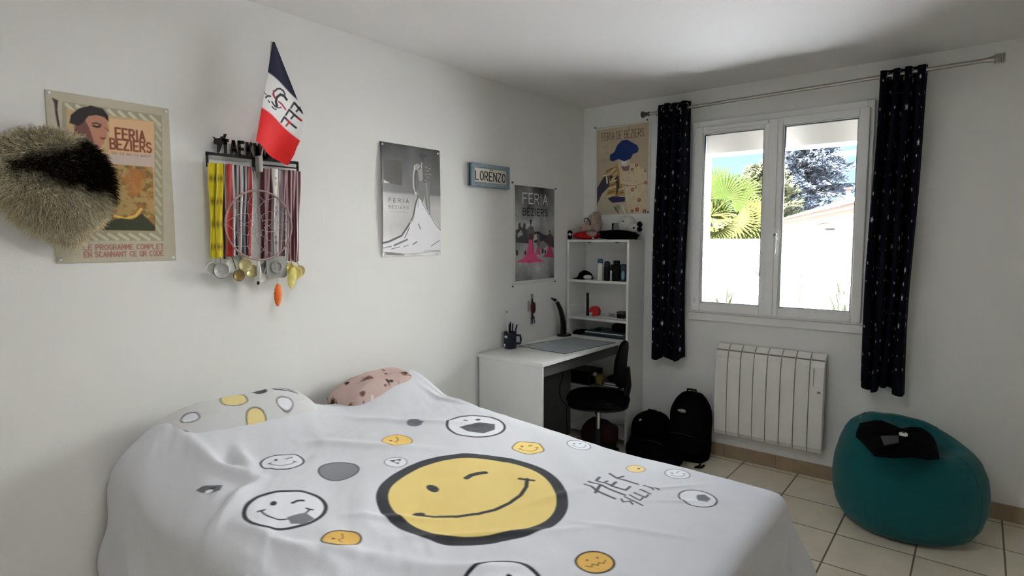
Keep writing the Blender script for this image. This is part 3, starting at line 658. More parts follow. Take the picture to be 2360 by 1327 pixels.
# ---------------------------------------------------------------- curtains and rod
M_CURT = mat('navy_curtain_fabric', (1, 1, 1), .8, .06, 30, .1, 300, spec=.1, attr='Col')
M_STEEL = mat('satin_steel_rod', (.50, .48, .44), .28, .06, 40, metal=1.)
M_DSTEEL = mat('dark_steel', (.10, .10, .10), .35, .06, 40, metal=.8)
RZ, RYY = 2.382, -.105
rod = thing('curtain_rod', (1.53, 0, RZ), 'long thin satin steel curtain rod above the window', 'curtain rod')
m = MB().tube([(.60, RYY, RZ-.012), (1.2, RYY, RZ-.004), (2.44, RYY, RZ+.012)], .0105, 14); m.build('pole', M_STEEL, rod)
MB().lathe((.60, RYY, RZ-.012), [(.012, .0), (.016, -.008), (.011, -.014), (.014, -.03), (.024, -.058), (.0, -.058)], 18, axis='X').build('finial', M_DSTEEL, rod)
f = MB().lathe((2.435, RYY, RZ+.012), [(.012, 0), (.014, .01), (.02, .04)], 18, axis='X')
for k in range(5): f.lathe((2.465+k*.009, RYY, RZ+.012), [(.018, 0), (.025, .002), (.025, .006), (.018, .008)], 18, axis='X')
f.build('finial', M_STEEL, rod)
for bx in (.66, 2.10):
    b_ = MB().tube([(bx, 0, RZ-.02), (bx, RYY, RZ-.02)], .007, 10).lathe((bx, 0, RZ-.02), [(.028, 0), (.028, -.008), (.012, -.012)], 18, axis='Y'); b_.tube([(bx-.012, RYY, RZ-.017), (bx+.012, RYY, RZ-.017)], .016, 12)
    b_.build('bracket', M_STEEL, rod)
def curtain(x0, x1, z0, nf, amp, label, seed, drift=0., rods=((0, 0),)):
    rs = np.random.default_rng(seed); st_ = .0042; W = 1.30
    a = np.arange(0, W, st_); z = np.arange(0, RZ+.045-z0, st_)       # z measured down from the top
    A, Zd = np.meshgrid(a, z, indexing='ij'); t = A/W; dep = Zd/z[-1]
    ph = 2*PI*nf*t+.35*np.sin(t*9+seed)+.5*dep*np.sin(t*14+seed*2)
    am = amp*(1+.25*np.sin(t*11+seed))*(1-.12*dep)
    X = x0+(x1-x0)*(t+.028*np.sin(2*ph)*(1)+.012*np.sin(t*23+dep*3))+drift*dep+.010*np.sin(dep*7+t*6)*dep
    Y = RYY+am*np.cos(ph)+.006*np.sin(dep*9+t*12)
    Z = RZ+.045-Zd-.008*(1-np.cos(ph))*(1-dep)+.022*np.sin(t*10+seed)*smooth(.93, 1, dep)
    Y = np.minimum(Y, -.012)
    p = Paint(A, Zd, (.0035, .0045, .010), .0032)
    # scattered silver stars of three sizes
    n = 0
    for gy in np.arange(.06, z[-1]-.03, .085):
        for gx in np.arange(.04, W-.02, .10):
            u, v = gx+rs.uniform(-.028, .028), gy+rs.uniform(-.026, .026); r = rs.choice([.006, .009, .013, .020], p=[.3, .3, .25, .15]); ro = rs.uniform(0, 6.28)
            s_ = (np.searchsorted(a, u-.03), np.searchsorted(a, u+.03), np.searchsorted(z, v-.03), np.searchsorted(z, v+.03)); q = (slice(s_[0], s_[1]), slice(s_[2], s_[3]))
            sub = Paint.__new__(Paint); sub.U, sub.V, sub.aa, sub.c = A[q], Zd[q], .0035, p.c[q]
            if sub.U.size == 0: continue
            pts = [(u+(r if k % 2 == 0 else r*.45)*math.cos(ro+k*PI/5), v+(r if k % 2 == 0 else r*.45)*math.sin(ro+k*PI/5)) for k in range(10)]
            sub.poly(pts, (196, 198, 206)); p.c[q] = sub.c
    o = raster('curtain', np.stack([X, Y, Z], -1), p.c, M_CURT, label=label, cat='curtain', group=None)
    sm = o.modifiers.new('thickness', 'SOLIDIFY'); sm.thickness = .002
    for k in range(nf*2):
        tt = (k+.5)/(nf*2); xx = x0+(x1-x0)*tt
        g = MB(); pts = [(xx+.004*math.sin(an), RYY+.024*math.cos(an), RZ+.024*math.sin(an)) for an in np.linspace(0, 2*PI, 21)]
        g.tube(pts, .0035, 8, caps=False); g.build('eyelet', M_STEEL, o)
    return o
curtain(.655, .880, .655, 4, .047, 'navy curtain with silver stars left of the window, beside the blue-hat poster', 3, -.015)
curtain(1.968, 2.195, .635, 4, .050, 'navy curtain with silver stars right of the window, above the beanbag', 8, -.030)

# ---------------------------------------------------------------- radiator
M_RAD = mat('radiator_enamel', (.80, .79, .74), .4, .012, 4, spec=.4)
rad = thing('radiator', (1.435, -.05, .185), 'white ribbed electric radiator on the wall under the window', 'radiator')
rx0, rx1, rz0, rz1 = 1.105, 1.765, .185, .795; nE = 8; ew = (rx1-rx0)/nE
MB().box((rx0+.004, -.075, rz0+.01), (rx1-.004, -.02, rz1-.03), 0, .004).build('body', mat('radiator_core', (.42, .41, .38), .6, .05), rad)
for k in range(nE):
    x0, x1 = rx0+k*ew+.0022, rx0+(k+1)*ew-.0022
    prof = [(-.088, rz0), (-.106, rz0+.03), (-.112, rz0+.22), (-.110, rz0+.42), (-.100, rz1-.075), (-.088, rz1-.040), (-.086, rz1-.034), (-.050, rz1), (-.030, rz1), (-.030, rz1-.02), (-.06, rz1-.06), (-.06, rz0)]
    m = MB(); n = len(prof); m.add([(x0, y, z) for y, z in prof]+[(x1, y, z) for y, z in prof], [tuple(range(n)), tuple(range(2*n-1, n-1, -1))]+[(i, (i+1) % n, n+(i+1) % n, n+i) for i in range(n)])
    o = m.build('fin', M_RAD, rad); bv = o.modifiers.new('b', 'BEVEL'); bv.width = .003; bv.segments = 2; bv.limit_method = 'ANGLE'
    if k < nE: MB().box((x0+.004, -.0905, rz1-.040), (x1-.002, -.084, rz1-.032)).build('vent_slot', mat('vent_shadow', (.25, .25, .23), .8, .05), o)
g = MB().box((rx1-.060, -.114, .60), (rx1-.057, -.102, .71), 0, .001); g.build('control_strip', mat('control_grey', (.45, .45, .43), .5, .05), rad)
lg = MB(); 
for k, (dx_, w_) in enumerate(((0, .003), (.005, .004), (.011, .004))): lg.box((rx1-.034+dx_, -.1135, .565), (rx1-.034+dx_+w_, -.109, .573))
lg.box((rx1-.036, -.1132, .562), (rx1-.014, -.109, .5635)); lg.build('emblem', mat('emblem_grey', (.12, .12, .12), .5, .05), rad)
for bx in (rx0+.1, rx1-.1): MB().box((bx-.02, -.025, .30), (bx+.02, -.0, .66), 0, .003).build('bracket', M_RAD, rad)
# ---------------------------------------------------------------- posters
M_PAPER = mat('printed_paper', (1, 1, 1), .45, .01, 10, spec=.35, attr='Col')
M_PAPERB = mat('glossy_printed_paper', (1, 1, 1), .5, .01, 10, spec=.45, attr='Col')
M_PINW = mat('white_pin', (.8, .8, .8), .3, .02); M_PIND = mat('dark_pin', (.03, .03, .03), .4, .05)
def crop(x0, y0, sc, plane):
    def q(cx, cy): 
        p = onx(x0+cx*sc, y0+cy*sc) if plane == 'x' else ony(x0+cx*sc, y0+cy*sc)
        return (p.y, p.z) if plane == 'x' else (p.x, p.z)
    return q
def poster(plane, u0, u1, z0, z1, base, painter, q, label, matl, pins, pinm, curl=(0, 0), st_=.0022):
    U = np.linspace(u0, u1, int((u1-u0)/st_)); V = np.linspace(z0, z1, int((z1-z0)/st_)); UU, VV = np.meshgrid(U, V, indexing='ij')
    p = Paint(UU, VV, base, st_*1.3); painter(p, q); p.c = np.clip(p.c*1.18, .004, .85)
    tu, tv = (UU-u0)/(u1-u0), (VV-z0)/(z1-z0)
    off = .0025+.004*fbm(tu*2.5, tv*2.5, int(abs(u0)*50), 2)*np.sin(PI*np.clip(tu, 0, 1))+curl[0]*np.exp(-tu*9)*np.sin(PI*tv)**.5+curl[1]*np.exp(-(1-tu)*9)*np.sin(PI*tv)**.5
    P = np.stack([off, UU, VV], -1) if plane == 'x' else np.stack([UU, -off, VV], -1)
    uc = (u0+u1)/2; t = thing('poster', (0, uc, z0) if plane == 'x' else (uc, 0, z0), label, 'poster')
    o = raster('paper', P, p.c, matl, t); sm = o.modifiers.new('t', 'SOLIDIFY'); sm.thickness = .0006
    for a, b in pins:
        m = MB()
        if plane == 'x': m.lathe((0, a, b), [(.005, .0), (.006, .006), (.0035, .0085)], 12, axis='X')
        else: m.lathe((a, 0, b), [(.005, .0), (.006, -.006), (.0035, -.0085)], 12, axis='Y')
        m.build('pin', pinm, t)
    return t
def ftext(p, q, txt, bl, br, tl, wd, col, a=1., gap=None):
    """fits txt between the bottom-left and bottom-right photo points, letter height from the top-left point"""
    (x0, y0), (x1, y1), (x2, y2) = q(*bl), q(*br), q(*tl); h = y2-y0; L = x1-x0; g = .35 if gap is None else gap
    n = sum((.35+g if c == 'I' else .8 if c == ' ' else 1+g) for c in txt)-g; w_ = L/n
    p.text(txt, x0, y0, h, w_, wd, col, a, gap=w_*g)
# 1: cream and orange poster, partly behind the fur hanging
def paint1(p, q):
    S_ = lambda pts: [q(*c) for c in pts]
    p.put((fbm(p.U*60, p.V*60, 2, 3)-.35)*.6, (160, 152, 132))
    p.poly(S_([(412, 155), (1074, 248), (1086, 1082), (400, 1078)]), (152, 146, 122))
    for k in range(9):
        x = 440+k*70; p.line(S_([(x, 172+(x-412)*.14), (x+60, 228+(x-412)*.14)]), .011, (196, 190, 168)); p.line(S_([(x, 1036), (x+60, 1072)]), .010, (188, 182, 160))
    for k in range(12): y = 300+k*62; p.line(S_([(1036, y), (1066, y+48)]), .009, (176, 172, 150))
    p.poly(S_([(440, 205), (1020, 290), (1029, 1018), (440, 1010)]), (186, 158, 116))
    a, b = q(725, 270), q(1020, 590); p.poly(S_([(722, 268), (1020, 292), (1023, 590), (722, 584)]), (206, 168, 128)); 
    p.poly(S_([(722, 500), (1022, 500), (1024, 596), (722, 590)]), (190, 172, 160))
    n1 = fbm(p.U*45, p.V*45, 4, 4); y590 = q(900, 585)[1]; y1010 = q(900, 1012)[1]; x1 = q(1022, 800)[0]; x0 = q(440, 800)[0]
    reg = ((p.V < y590) & (p.V > y1010) & (p.U < x1) & (p.U > x0)).astype(float)
    p.put(reg, (168, 140, 88)); p.put(reg*np.clip((n1-.45)*9, 0, 1), (150, 108, 56)); p.put(reg*np.clip((fbm(p.U*60+5, p.V*60, 7, 3)-.5)*10, 0, 1)*.8, (104, 92, 50))
    p.disc(*q(890, 690), .030, (176, 112, 56), .7, ry=.05); p.line(S_([(760, 915), (830, 935), (900, 915), (935, 870)]), .009, (216, 176, 84))
    p.poly(S_([(680, 1010), (720, 945), (800, 930), (880, 940), (940, 900), (985, 940), (1028, 985), (1028, 1016)]), (58, 62, 44)); p.put(reg*np.clip((fbm(p.U*90, p.V*90, 5, 2)-.58)*9, 0, 1)*(p.V < q(800, 930)[1]), (96, 100, 70))
    p.poly(S_([(470, 260), (545, 262), (640, 240), (705, 270), (718, 330), (724, 352), (706, 368), (714, 388), (692, 404), (690, 430), (660, 470), (560, 470), (500, 380)]), (176, 124, 98))
    p.poly(S_([(500, 300), (560, 275), (590, 330), (620, 420), (560, 470), (480, 400)]), (112, 72, 58))
    p.poly(S_([(458, 300), (468, 245), (520, 202), (600, 183), (680, 203), (716, 250), (719, 292), (690, 262), (640, 246), (585, 254), (548, 300), (520, 318)]), (36, 26, 26))
    p.line(S_([(612, 302), (640, 300), (668, 312)]), .005, (60, 36, 30)); p.line(S_([(618, 318), (640, 326), (660, 322)]), .007, (40, 24, 22)); p.line(S_([(668, 398), (684, 404), (694, 400)]), .006, (120, 44, 42)); p.line(S_([(694, 330), (720, 352)]), .003, (120, 80, 60))
    p.poly(S_([(340, 128), (385, 148), (380, 210), (398, 330), (386, 350), (366, 240), (358, 170)]), (66, 42, 40))
    B = (122, 58, 40)
    ftext(p, q, 'FERIA', (768, 402), (960, 420), (768, 332), .0070, B); ftext(p, q, 'BEZIERS', (732, 468), (1004, 492), (732, 402), .0066, B)
    ftext(p, q, 'DU 10 AU 14 AOUT', (740, 503), (1000, 524), (740, 490), .0016, (140, 90, 70))
    R = (150, 96, 84); ftext(p, q, 'LE PROGRAMME COMPLET', (558, 1142), (1085, 1142), (558, 1108), .0036, R); ftext(p, q, 'EN SCANNANT CE QR CODE', (558, 1190), (1085, 1188), (558, 1156), .0036, R)
q1 = crop(0, 180, 440/1269, 'x')
poster('x', -3.396, -3.014, 1.419, 1.998, (178, 172, 152), paint1, q1, 'beige poster with an orange picture and red lettering, behind the furry hanging', M_PAPER,
       [(-3.385, 1.99), (-3.025, 1.985), (-3.383, 1.432), (-3.026, 1.43)], M_PINW)
# 2: black and white poster of a bullfighter with a long cape
def paint2(p, q):
    S_ = lambda pts: [q(*c) for c in pts]; t = (p.V-1.40)/.605
    g = np.interp(t, [0, .08, .28, .45, .56, .58, .75, 1], [200, 205, 165, 178, 150, 96, 84, 52]); n = fbm(p.U*9, p.V*5, 3, 4); g = np.clip(g+(n-.45)*60, 20, 225)
    L = (g/255)**2.2; p.c = np.stack([L, L*.985, L*.97], -1)
    p.poly(S_([(132, 286), (322, 302), (322, 546), (130, 512)]), (60, 56, 50)); p.poly(S_([(130, 490), (200, 520), (130, 520)]), (190, 190, 188))  # dark rectangle: a reflection in the glossy sheet, painted into the print
    p.poly(S_([(488, 508), (602, 498), (596, 640), (604, 835), (560, 770), (545, 640), (520, 745), (478, 640)]), (98, 96, 94)); p.line(S_([(560, 520), (570, 640), (590, 800)]), .012, (128, 126, 122))
    p.poly(S_([(440, 352), (470, 325), (500, 300), (545, 305), (590, 345), (600, 400), (600, 495), (570, 520), (486, 512), (474, 430)]), (74, 72, 70))
    p.poly(S_([(478, 400), (520, 372), (528, 470), (520, 505), (490, 502)]), (138, 136, 132)); p.poly(S_([(436, 350), (470, 330), (505, 350), (480, 392), (448, 390)]), (158, 156, 150)); p.line(S_([(516, 312), (514, 372)]), .004, (205, 205, 200))
    for a in ((450, 362), (470, 350), (462, 378), (545, 350), (560, 388), (548, 420), (566, 450), (545, 480), (580, 365), (586, 420)): p.line(S_([a, (a[0]+20, a[1]+12)]), .0028, (30, 28, 28)); p.line(S_([(a[0]+4, a[1]+10), (a[0]+22, a[1]+20)]), .0022, (190, 190, 184))
    p.disc(*q(524, 258), .0165, (30, 28, 28), 1, ry=.019); p.poly(S_([(480, 250), (500, 235), (560, 240), (572, 262), (545, 268), (505, 266)]), (28, 26, 26)); p.poly(S_([(506, 285), (545, 285), (540, 325), (512, 316)]), (52, 48, 46))
    p.line(S_([(446, 365), (432, 450), (436, 560), (456, 625)]), .0085, (186, 184, 180)); p.line(S_([(462, 400), (450, 500), (456, 600)]), .006, (30, 28, 28)); p.disc(*q(458, 624), .006, (215, 215, 212)); p.line(S_([(470, 590), (490, 640)]), .007, (120, 118, 114))
    W = (206, 206, 210)
    p.poly(S_([(466, 650), (500, 680), (545, 740), (600, 828), (705, 985), (704, 1190), (520, 1212), (350, 1216), (126, 1180), (126, 1120), (210, 1080), (310, 1045), (375, 950), (425, 870), (440, 780)]), W)
    p.line(S_([(478, 655), (455, 730), (432, 850), (385, 940), (318, 1040), (190, 1098), (126, 1112)]), .011, (44, 42, 42)); p.line(S_([(440, 850), (425, 890), (405, 905)]), .010, (150, 150, 150))
    p.line(S_([(590, 820), (650, 925), (704, 990)]), .005, (66, 64, 64)); p.line(S_([(486, 670), (478, 760)]), .004, (120, 120, 120)); p.line(S_([(515, 710), (590, 830)]), .005, (90, 90, 92))
    for a, b_, w_ in (((130, 1160), (215, 1145), .006), ((245, 1135), (375, 1078), .010), ((215, 1172), (300, 1150), .004), ((340, 1150), (385, 1130), .004), ((430, 1126), (470, 1100), .007), ((610, 1142), (690, 1088), .005), ((540, 1190), (700, 1188), .003), ((395, 960), (350, 1060), .006), ((485, 925), (505, 975), .007)): p.line([q(*a), q(*b_)], w_, (84, 82, 84))
    p.poly(S_([(150, 1200), (230, 1204), (350, 1225), (345, 1236), (150, 1230)]), (110, 108, 108)); p.line(S_([(130, 1200), (380, 1222), (700, 1190)]), .002, (60, 60, 60))
    ftext(p, q, 'FERIA', (186, 706), (386, 732), (186, 668), .0038, (40, 38, 38), gap=.8); ftext(p, q, 'BEZIERS', (186, 768), (388, 784), (186, 740), .0026, (60, 58, 58), gap=.6); p.line(S_([(205, 800), (385, 812)]), .0015, (120, 120, 122))
    p.line(S_([(122, 98), (704, 214)]), .004, (20, 20, 20))
q2 = crop(850, 300, 340/1455, 'x')
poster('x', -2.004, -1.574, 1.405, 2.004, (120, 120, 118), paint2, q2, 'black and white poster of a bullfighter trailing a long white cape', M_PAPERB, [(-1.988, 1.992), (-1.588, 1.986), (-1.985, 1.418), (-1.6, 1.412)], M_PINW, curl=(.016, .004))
# 3: grey poster with bullfighters in pink capes
def paint3(p, q):
    S_ = lambda pts: [q(*c) for c in pts]
    img = S_([(555, 292), (958, 336), (951, 1250), (557, 1276)]); u0, u1, v0, v1 = img[0][0], img[1][0], img[3][1], img[0][1]
    t = (p.V-v0)/(v1-v0); n = fbm(p.U*7, p.V*7, 5, 5); g = np.interp(t, [0, .1, .25, .40, .47, .60, .75, 1], [128, 150, 168, 150, 150, 158, 128, 84])+(n-.45)*150
    L = (np.clip(g, 20, 230)/255)**2.2; m = ((p.U > u0) & (p.U < u1) & (p.V > v0) & (p.V < v1)).astype(float); p.put(m, np.stack([L, L, L], -1))
    D = (48, 46, 48)
    p.poly(S_([(560, 755), (590, 740), (590, 690), (612, 670), (616, 720), (636, 730), (640, 680), (664, 684), (664, 745), (700, 740), (700, 890), (562, 880)]), (74, 72, 74)); p.poly(S_([(580, 790), (620, 750), (640, 800), (585, 830)]), (160, 160, 160))
    p.poly(S_([(745, 770), (800, 765), (850, 800), (950, 820), (955, 935), (860, 890), (750, 880)]), (56, 54, 56)); p.poly(S_([(752, 800), (780, 790), (782, 850), (750, 860)]), (190, 190, 188)); p.poly(S_([(775, 880), (850, 860), (890, 900), (870, 930), (800, 950)]), (130, 130, 130))
    for c_, r_ in (((575, 985), .012), ((662, 985), .010), ((840, 965), .012), ((865, 975), .010)): p.disc(*q(*c_), r_, D, 1, ry=r_*1.7)
    for hx, hy, r_ in ((717, 660, .0135), (912, 765, .0090), (796, 780, .0085)): p.disc(*q(hx, hy), r_, (26, 24, 26), 1, ry=r_*.7); p.disc(*q(hx, hy+22), r_*.62, (50, 44, 44), 1, ry=r_*.9)
    p.poly(S_([(684, 726), (712, 700), (745, 722), (757, 790), (738, 860), (698, 860), (680, 790)]), (104, 94, 94)); p.poly(S_([(696, 790), (742, 790), (738, 870), (700, 870)]), (86, 64, 68)); p.line(S_([(688, 730), (712, 708)]), .005, (190, 180, 180))
    p.poly(S_([(888, 806), (912, 786), (936, 808), (944, 870), (925, 935), (898, 935), (885, 860)]), (74, 62, 66)); p.poly(S_([(784, 800), (796, 792), (808, 804), (812, 920), (784, 920)]), (110, 100, 102))
    PK = (222, 84, 134)
    p.poly(S_([(698, 850), (738, 850), (750, 968), (792, 1036), (866, 1076), (780, 1078), (705, 1090), (640, 1080), (566, 1080), (650, 1036), (686, 960)]), PK); p.line(S_([(735, 860), (744, 975)]), .007, (140, 40, 76)); p.line(S_([(700, 1000), (715, 975), (735, 985)]), .004, (180, 60, 104)); p.line(S_([(690, 1085), (705, 1060), (730, 1085)]), .003, (110, 30, 60))
    p.poly(S_([(896, 918), (926, 918), (946, 990), (957, 1036), (838, 1024), (880, 992)]), (176, 56, 98)); p.poly(S_([(787, 915), (806, 915), (822, 1000), (760, 1003)]), (200, 96, 134))
    ftext(p, q, 'FERIA', (637, 476), (888, 497), (637, 374), .0062, (232, 232, 232), gap=.28); ftext(p, q, 'BÉZIERS', (638, 598), (889, 614), (638, 530), .0085, (24, 22, 24), gap=.42)
q3 = crop(1060, 360, 240/1062, 'x')
poster('x', -.899, -.399, 1.190, 1.860, (206, 206, 204), paint3, q3, 'grey poster with a white border showing bullfighters in pink capes, above the desk', M_PAPER, [(-.903, 1.872), (-.395, 1.862), (-.902, 1.178), (-.398, 1.184)], M_PIND, curl=(.006, 0))
# 4: beige poster with the blue hat, on the window wall
def paint4(p, q):
    S_ = lambda pts: [q(*c) for c in pts]
    p.poly(S_([(388, 183), (911, 96), (893, 1014), (384, 1030)]), (178, 162, 138)); n = fbm(p.U*6, p.V*6, 5, 4); im = ((p.U > q(388, 183)[0]) & (p.U < q(905, 97)[0]) & (p.V > q(640, 1024)[1]) & (p.V < q(650, 140)[1])).astype(float)
    p.put(im*np.clip((n-.45)*3, 0, 1)*.5, (196, 182, 150)); p.line(S_([(390, 184), (386, 1028)]), .006, (112, 104, 92), .7)
    p.poly(S_([(384, 960), (440, 880), (480, 780), (520, 870), (560, 905), (640, 910), (690, 1022), (384, 1028)]), (178, 166, 146)); p.disc(*q(590, 970), .024, (120, 112, 100), .6); p.line(S_([(560, 960), (600, 1020)]), .008, (80, 70, 62))
    p.poly(S_([(382, 770), (450, 655), (505, 640), (512, 745), (430, 830), (382, 935)]), (58, 54, 74)); p.poly(S_([(488, 872), (560, 850), (668, 850), (668, 905), (538, 917)]), (48, 42, 84))
    G_ = (166, 136, 86); p.poly(S_([(436, 642), (500, 575), (588, 532), (622, 600), (622, 720), (650, 760), (665, 860), (590, 850), (470, 865), (512, 745), (500, 642)]), G_); p.poly(S_([(560, 660), (600, 640), (612, 760), (575, 860), (580, 740)]), (70, 56, 50)); p.poly(S_([(505, 642), (545, 640), (520, 700)]), (52, 44, 60))
    for a, b_, w_ in (((445, 640), (500, 630), .007), ((500, 630), (565, 570), .007), ((480, 655), (486, 715), .011), ((515, 705), (580, 685), .007), ((530, 680), (570, 655), .006), ((505, 775), (570, 750), .007), ((480, 855), (560, 830), .006), ((600, 785), (655, 770), .006), ((610, 850), (660, 850), .005), ((600, 540), (618, 575), .006), ((555, 635), (590, 610), .005)): p.line([q(*a), q(*b_)], w_, (226, 214, 184))
    for a, b_ in (((515, 740), (590, 720)), ((490, 815), (560, 800)), ((600, 820), (655, 810)), ((470, 600), (540, 565))): p.line([q(*a), q(*b_)], .006, (120, 76, 48))
    p.poly(S_([(608, 560), (660, 590), (735, 508), (800, 530), (888, 590), (893, 1014), (700, 1020), (668, 745), (622, 722)]), (200, 184, 154))
    for cx, cy_, r_ in ((742, 577, .0095), (785, 535, .010), (872, 592, .007), (880, 712, .010), (745, 783, .011), (812, 888, .012), (742, 1000, .010), (790, 985, .013), (865, 1000, .012), (690, 745, .007), (780, 760, .006)):
        p.ring(*q(cx, cy_), r_*.8, r_*.75, (150, 52, 48))
    for cx, cy_ in ((710, 612), (752, 612), (830, 565), (775, 702), (700, 660), (690, 690), (720, 690), (655, 680), (850, 640)): p.disc(*q(cx, cy_), .0045, (92, 74, 52), .8, ry=.003)
    for a in ((820, 780), (850, 830), (870, 900), (720, 900), (760, 870), (840, 960), (700, 820), (870, 790), (720, 950)): p.ring(*q(*a), .011, .0018, (130, 124, 104), .8)
    p.line(S_([(625, 728), (700, 742), (780, 742), (840, 722), (890, 698)]), .003, (84, 60, 46)); p.line(S_([(640, 940), (665, 1020)]), .008, (230, 224, 206)); p.line(S_([(690, 745), (680, 900)]), .003, (230, 220, 190))
    p.poly(S_([(596, 470), (722, 462), (716, 545), (690, 560), (610, 545)]), (204, 184, 168)); p.poly(S_([(630, 540), (660, 552), (716, 535), (705, 592), (650, 592)]), (118, 94, 80)); p.poly(S_([(630, 480), (690, 480), (676, 530), (640, 530)]), (230, 222, 214))
    p.poly(S_([(512, 482), (514, 430), (560, 400), (588, 330), (640, 280), (690, 274), (738, 300), (792, 330), (809, 370), (796, 402), (750, 420), (722, 470), (660, 496), (600, 472), (545, 496)]), (22, 48, 108))
    ftext(p, q, 'FERIA DE BÉZIERS', (432, 288), (860, 222), (432, 212), .0042, (92, 56, 48), gap=.30)
    for k, (tx) in enumerate(('AOUT', '10 14', '2023')): ftext(p, q, tx, (436, 372+k*65), (496, 366+k*65), (436, 338+k*65), .0026, (142, 132, 112), .8)
q4 = crop(1290, 260, 240/1062, 'y')
poster('y', .106, .563, 1.680, 2.340, (196, 194, 186), paint4, q4, 'beige poster of a man in a big blue hat, above the bookcase', M_PAPER, [(.100, 2.345), (.533, 2.352), (.118, 1.69), (.55, 1.69)], M_PIND)

# ---------------------------------------------------------------- name sign
M_BLUEF = mat('blue_grey_wood', (.20, .27, .31), .6, .12, 30); M_DARKF = mat('dark_gap', (.012, .02, .024), .7, .05); M_CREAM = mat('cream_panel', (.66, .62, .55), .7, .05, 20); M_INK = mat('brown_black_ink', (.045, .035, .03), .7, .3, 60)
sy0, sy1, sz0, sz1 = -1.335, -.970, 1.822, 1.962
sg = thing('name_sign', (0, (sy0+sy1)/2, sz0), 'small blue-grey framed name sign with LORENZO in dark letters', 'sign')
m = MB(); t_ = .026
m.box((.022, sy0, sz0), (.036, sy0+t_, sz1), 0, .002); m.box((.022, sy1-t_, sz0), (.036, sy1, sz1), 0, .002); m.box((.022, sy0+t_, sz0), (.036, sy1-t_, sz0+t_), 0, .002); m.box((.022, sy0+t_, sz1-t_), (.036, sy1-t_, sz1), 0, .002)
m.build('frame', M_BLUEF, sg); MB().box((.0, sy0-.004, sz0), (.010, sy1, sz1), 0, .002).build('back_board', M_BLUEF, sg); MB().box((.010, sy0+.004, sz0+.004), (.022, sy1-.004, sz1-.004)).build('spacer', M_DARKF, sg)
MB().box((.022, sy0+t_, sz0+t_), (.028, sy1-t_, sz1-t_)).build('panel', M_CREAM, sg)
def plate_text(mb, txt, o, u, h, wch, stroke, gap, dep, mi=0):
    """strokes as little bars: o lower-left point, u direction, dep (vector) thickness"""
    o, u, dep = Vector(o), Vector(u), Vector(dep); x = 0; zz = Vector((0, 0, 1))
    for ch in txt:
        for st in GLYPH.get(ch, []):
            for (a0, b0), (a1, b1) in zip(st[:-1], st[1:]):
                p, q = o+u*(x+a0*wch)+zz*(b0*h), o+u*(x+a1*wch)+zz*(b1*h); d = q-p
                if d.length < 1e-6: continue
                dn = d.normalized(); n = dn.cross(dep.normalized()); mb.obox((p+q)/2, d/2+dn*stroke*.3, n*stroke/2, dep/2, mi)
        x += (wch*.35 if ch == 'I' else wch*.6 if ch == ' ' else wch)+gap
    return x
m = MB(); plate_text(m, 'LORENZO', (.029, sy0+.040, sz0+.040), (0, 1, 0), .052, .030, .0065, .0125, (.002, 0, 0))
for dy in (.158, .176): m.lathe((.028, sy0+dy+.02, sz0+.106), [(.0045, 0), (.0045, .002)], 10, axis='X')
m.build('lettering', M_INK, sg)

# ---------------------------------------------------------------- medal hanger
M_BLK = mat('black_steel_plate', (.012, .012, .012), .5, .1, 30, spec=.3)
mh = thing('medal_hanger', (.03, -2.69, 1.79), 'black cut steel medal hanger reading TAEKWONDO with a kicking figure', 'medal hanger')
XP = .034
def pxp(px, py, x=XP): return onx(px, py, x)
ya, yb = pxp(474, 360).y, pxp(688, 390).y; zt, zb = 1.842, 1.792
bars = MB(); bars.box((XP-.002, ya, zt-.006), (XP+.002, yb, zt+.006)).box((XP-.002, ya, zb-.005), (XP+.002, yb, zb+.005)).box((XP-.002, ya, zb), (XP+.002, ya+.010, zt)).box((XP-.002, yb-.010, zb), (XP+.002, yb, zt)).box((XP-.002, ya+.19, zb-.004), (XP+.002, ya+.235, zt))
bars.box((XP-.002, (ya+yb)/2+.02, 1.815), (XP+.002, yb, 1.821)); bars.build('rack', M_BLK, mh)
lt = MB(); w_ = .022; plate_text(lt, 'TAEKWONDO', (XP, pxp(514, 350).y, zt+.004), (0, 1, 0), .056, .021, .0125, .0128, (.004, 0, 0)); lt.build('lettering', M_BLK, mh)
q_ = lambda cx, cy_: (pxp(465+cx*.09746, 300+cy_*.09746).y, pxp(465+cx*.09746, 300+cy_*.09746).z)
fig = [(250, 155), (290, 160), (330, 190), (430, 185), (450, 150), (505, 140), (520, 120), (500, 100), (540, 85), (600, 95), (575, 130), (560, 190), (510, 235), (505, 265), (600, 290), (600, 345), (480, 335), (470, 380), (420, 520), (385, 540), (360, 520), (365, 345), (290, 315), (280, 230), (300, 205)]
MB().prism([q_(*c) for c in fig], (XP-.002, 0, 0), (0, 1, 0), (0, 0, 1), (1, 0, 0), .004).build('kicking_figure', M_BLK, mh)
for yy in (ya+.03, yb-.03): MB().lathe((0, yy, zt), [(.006, 0), (.006, XP)], 10, axis='X').build('stand_off', M_CHR, mh)

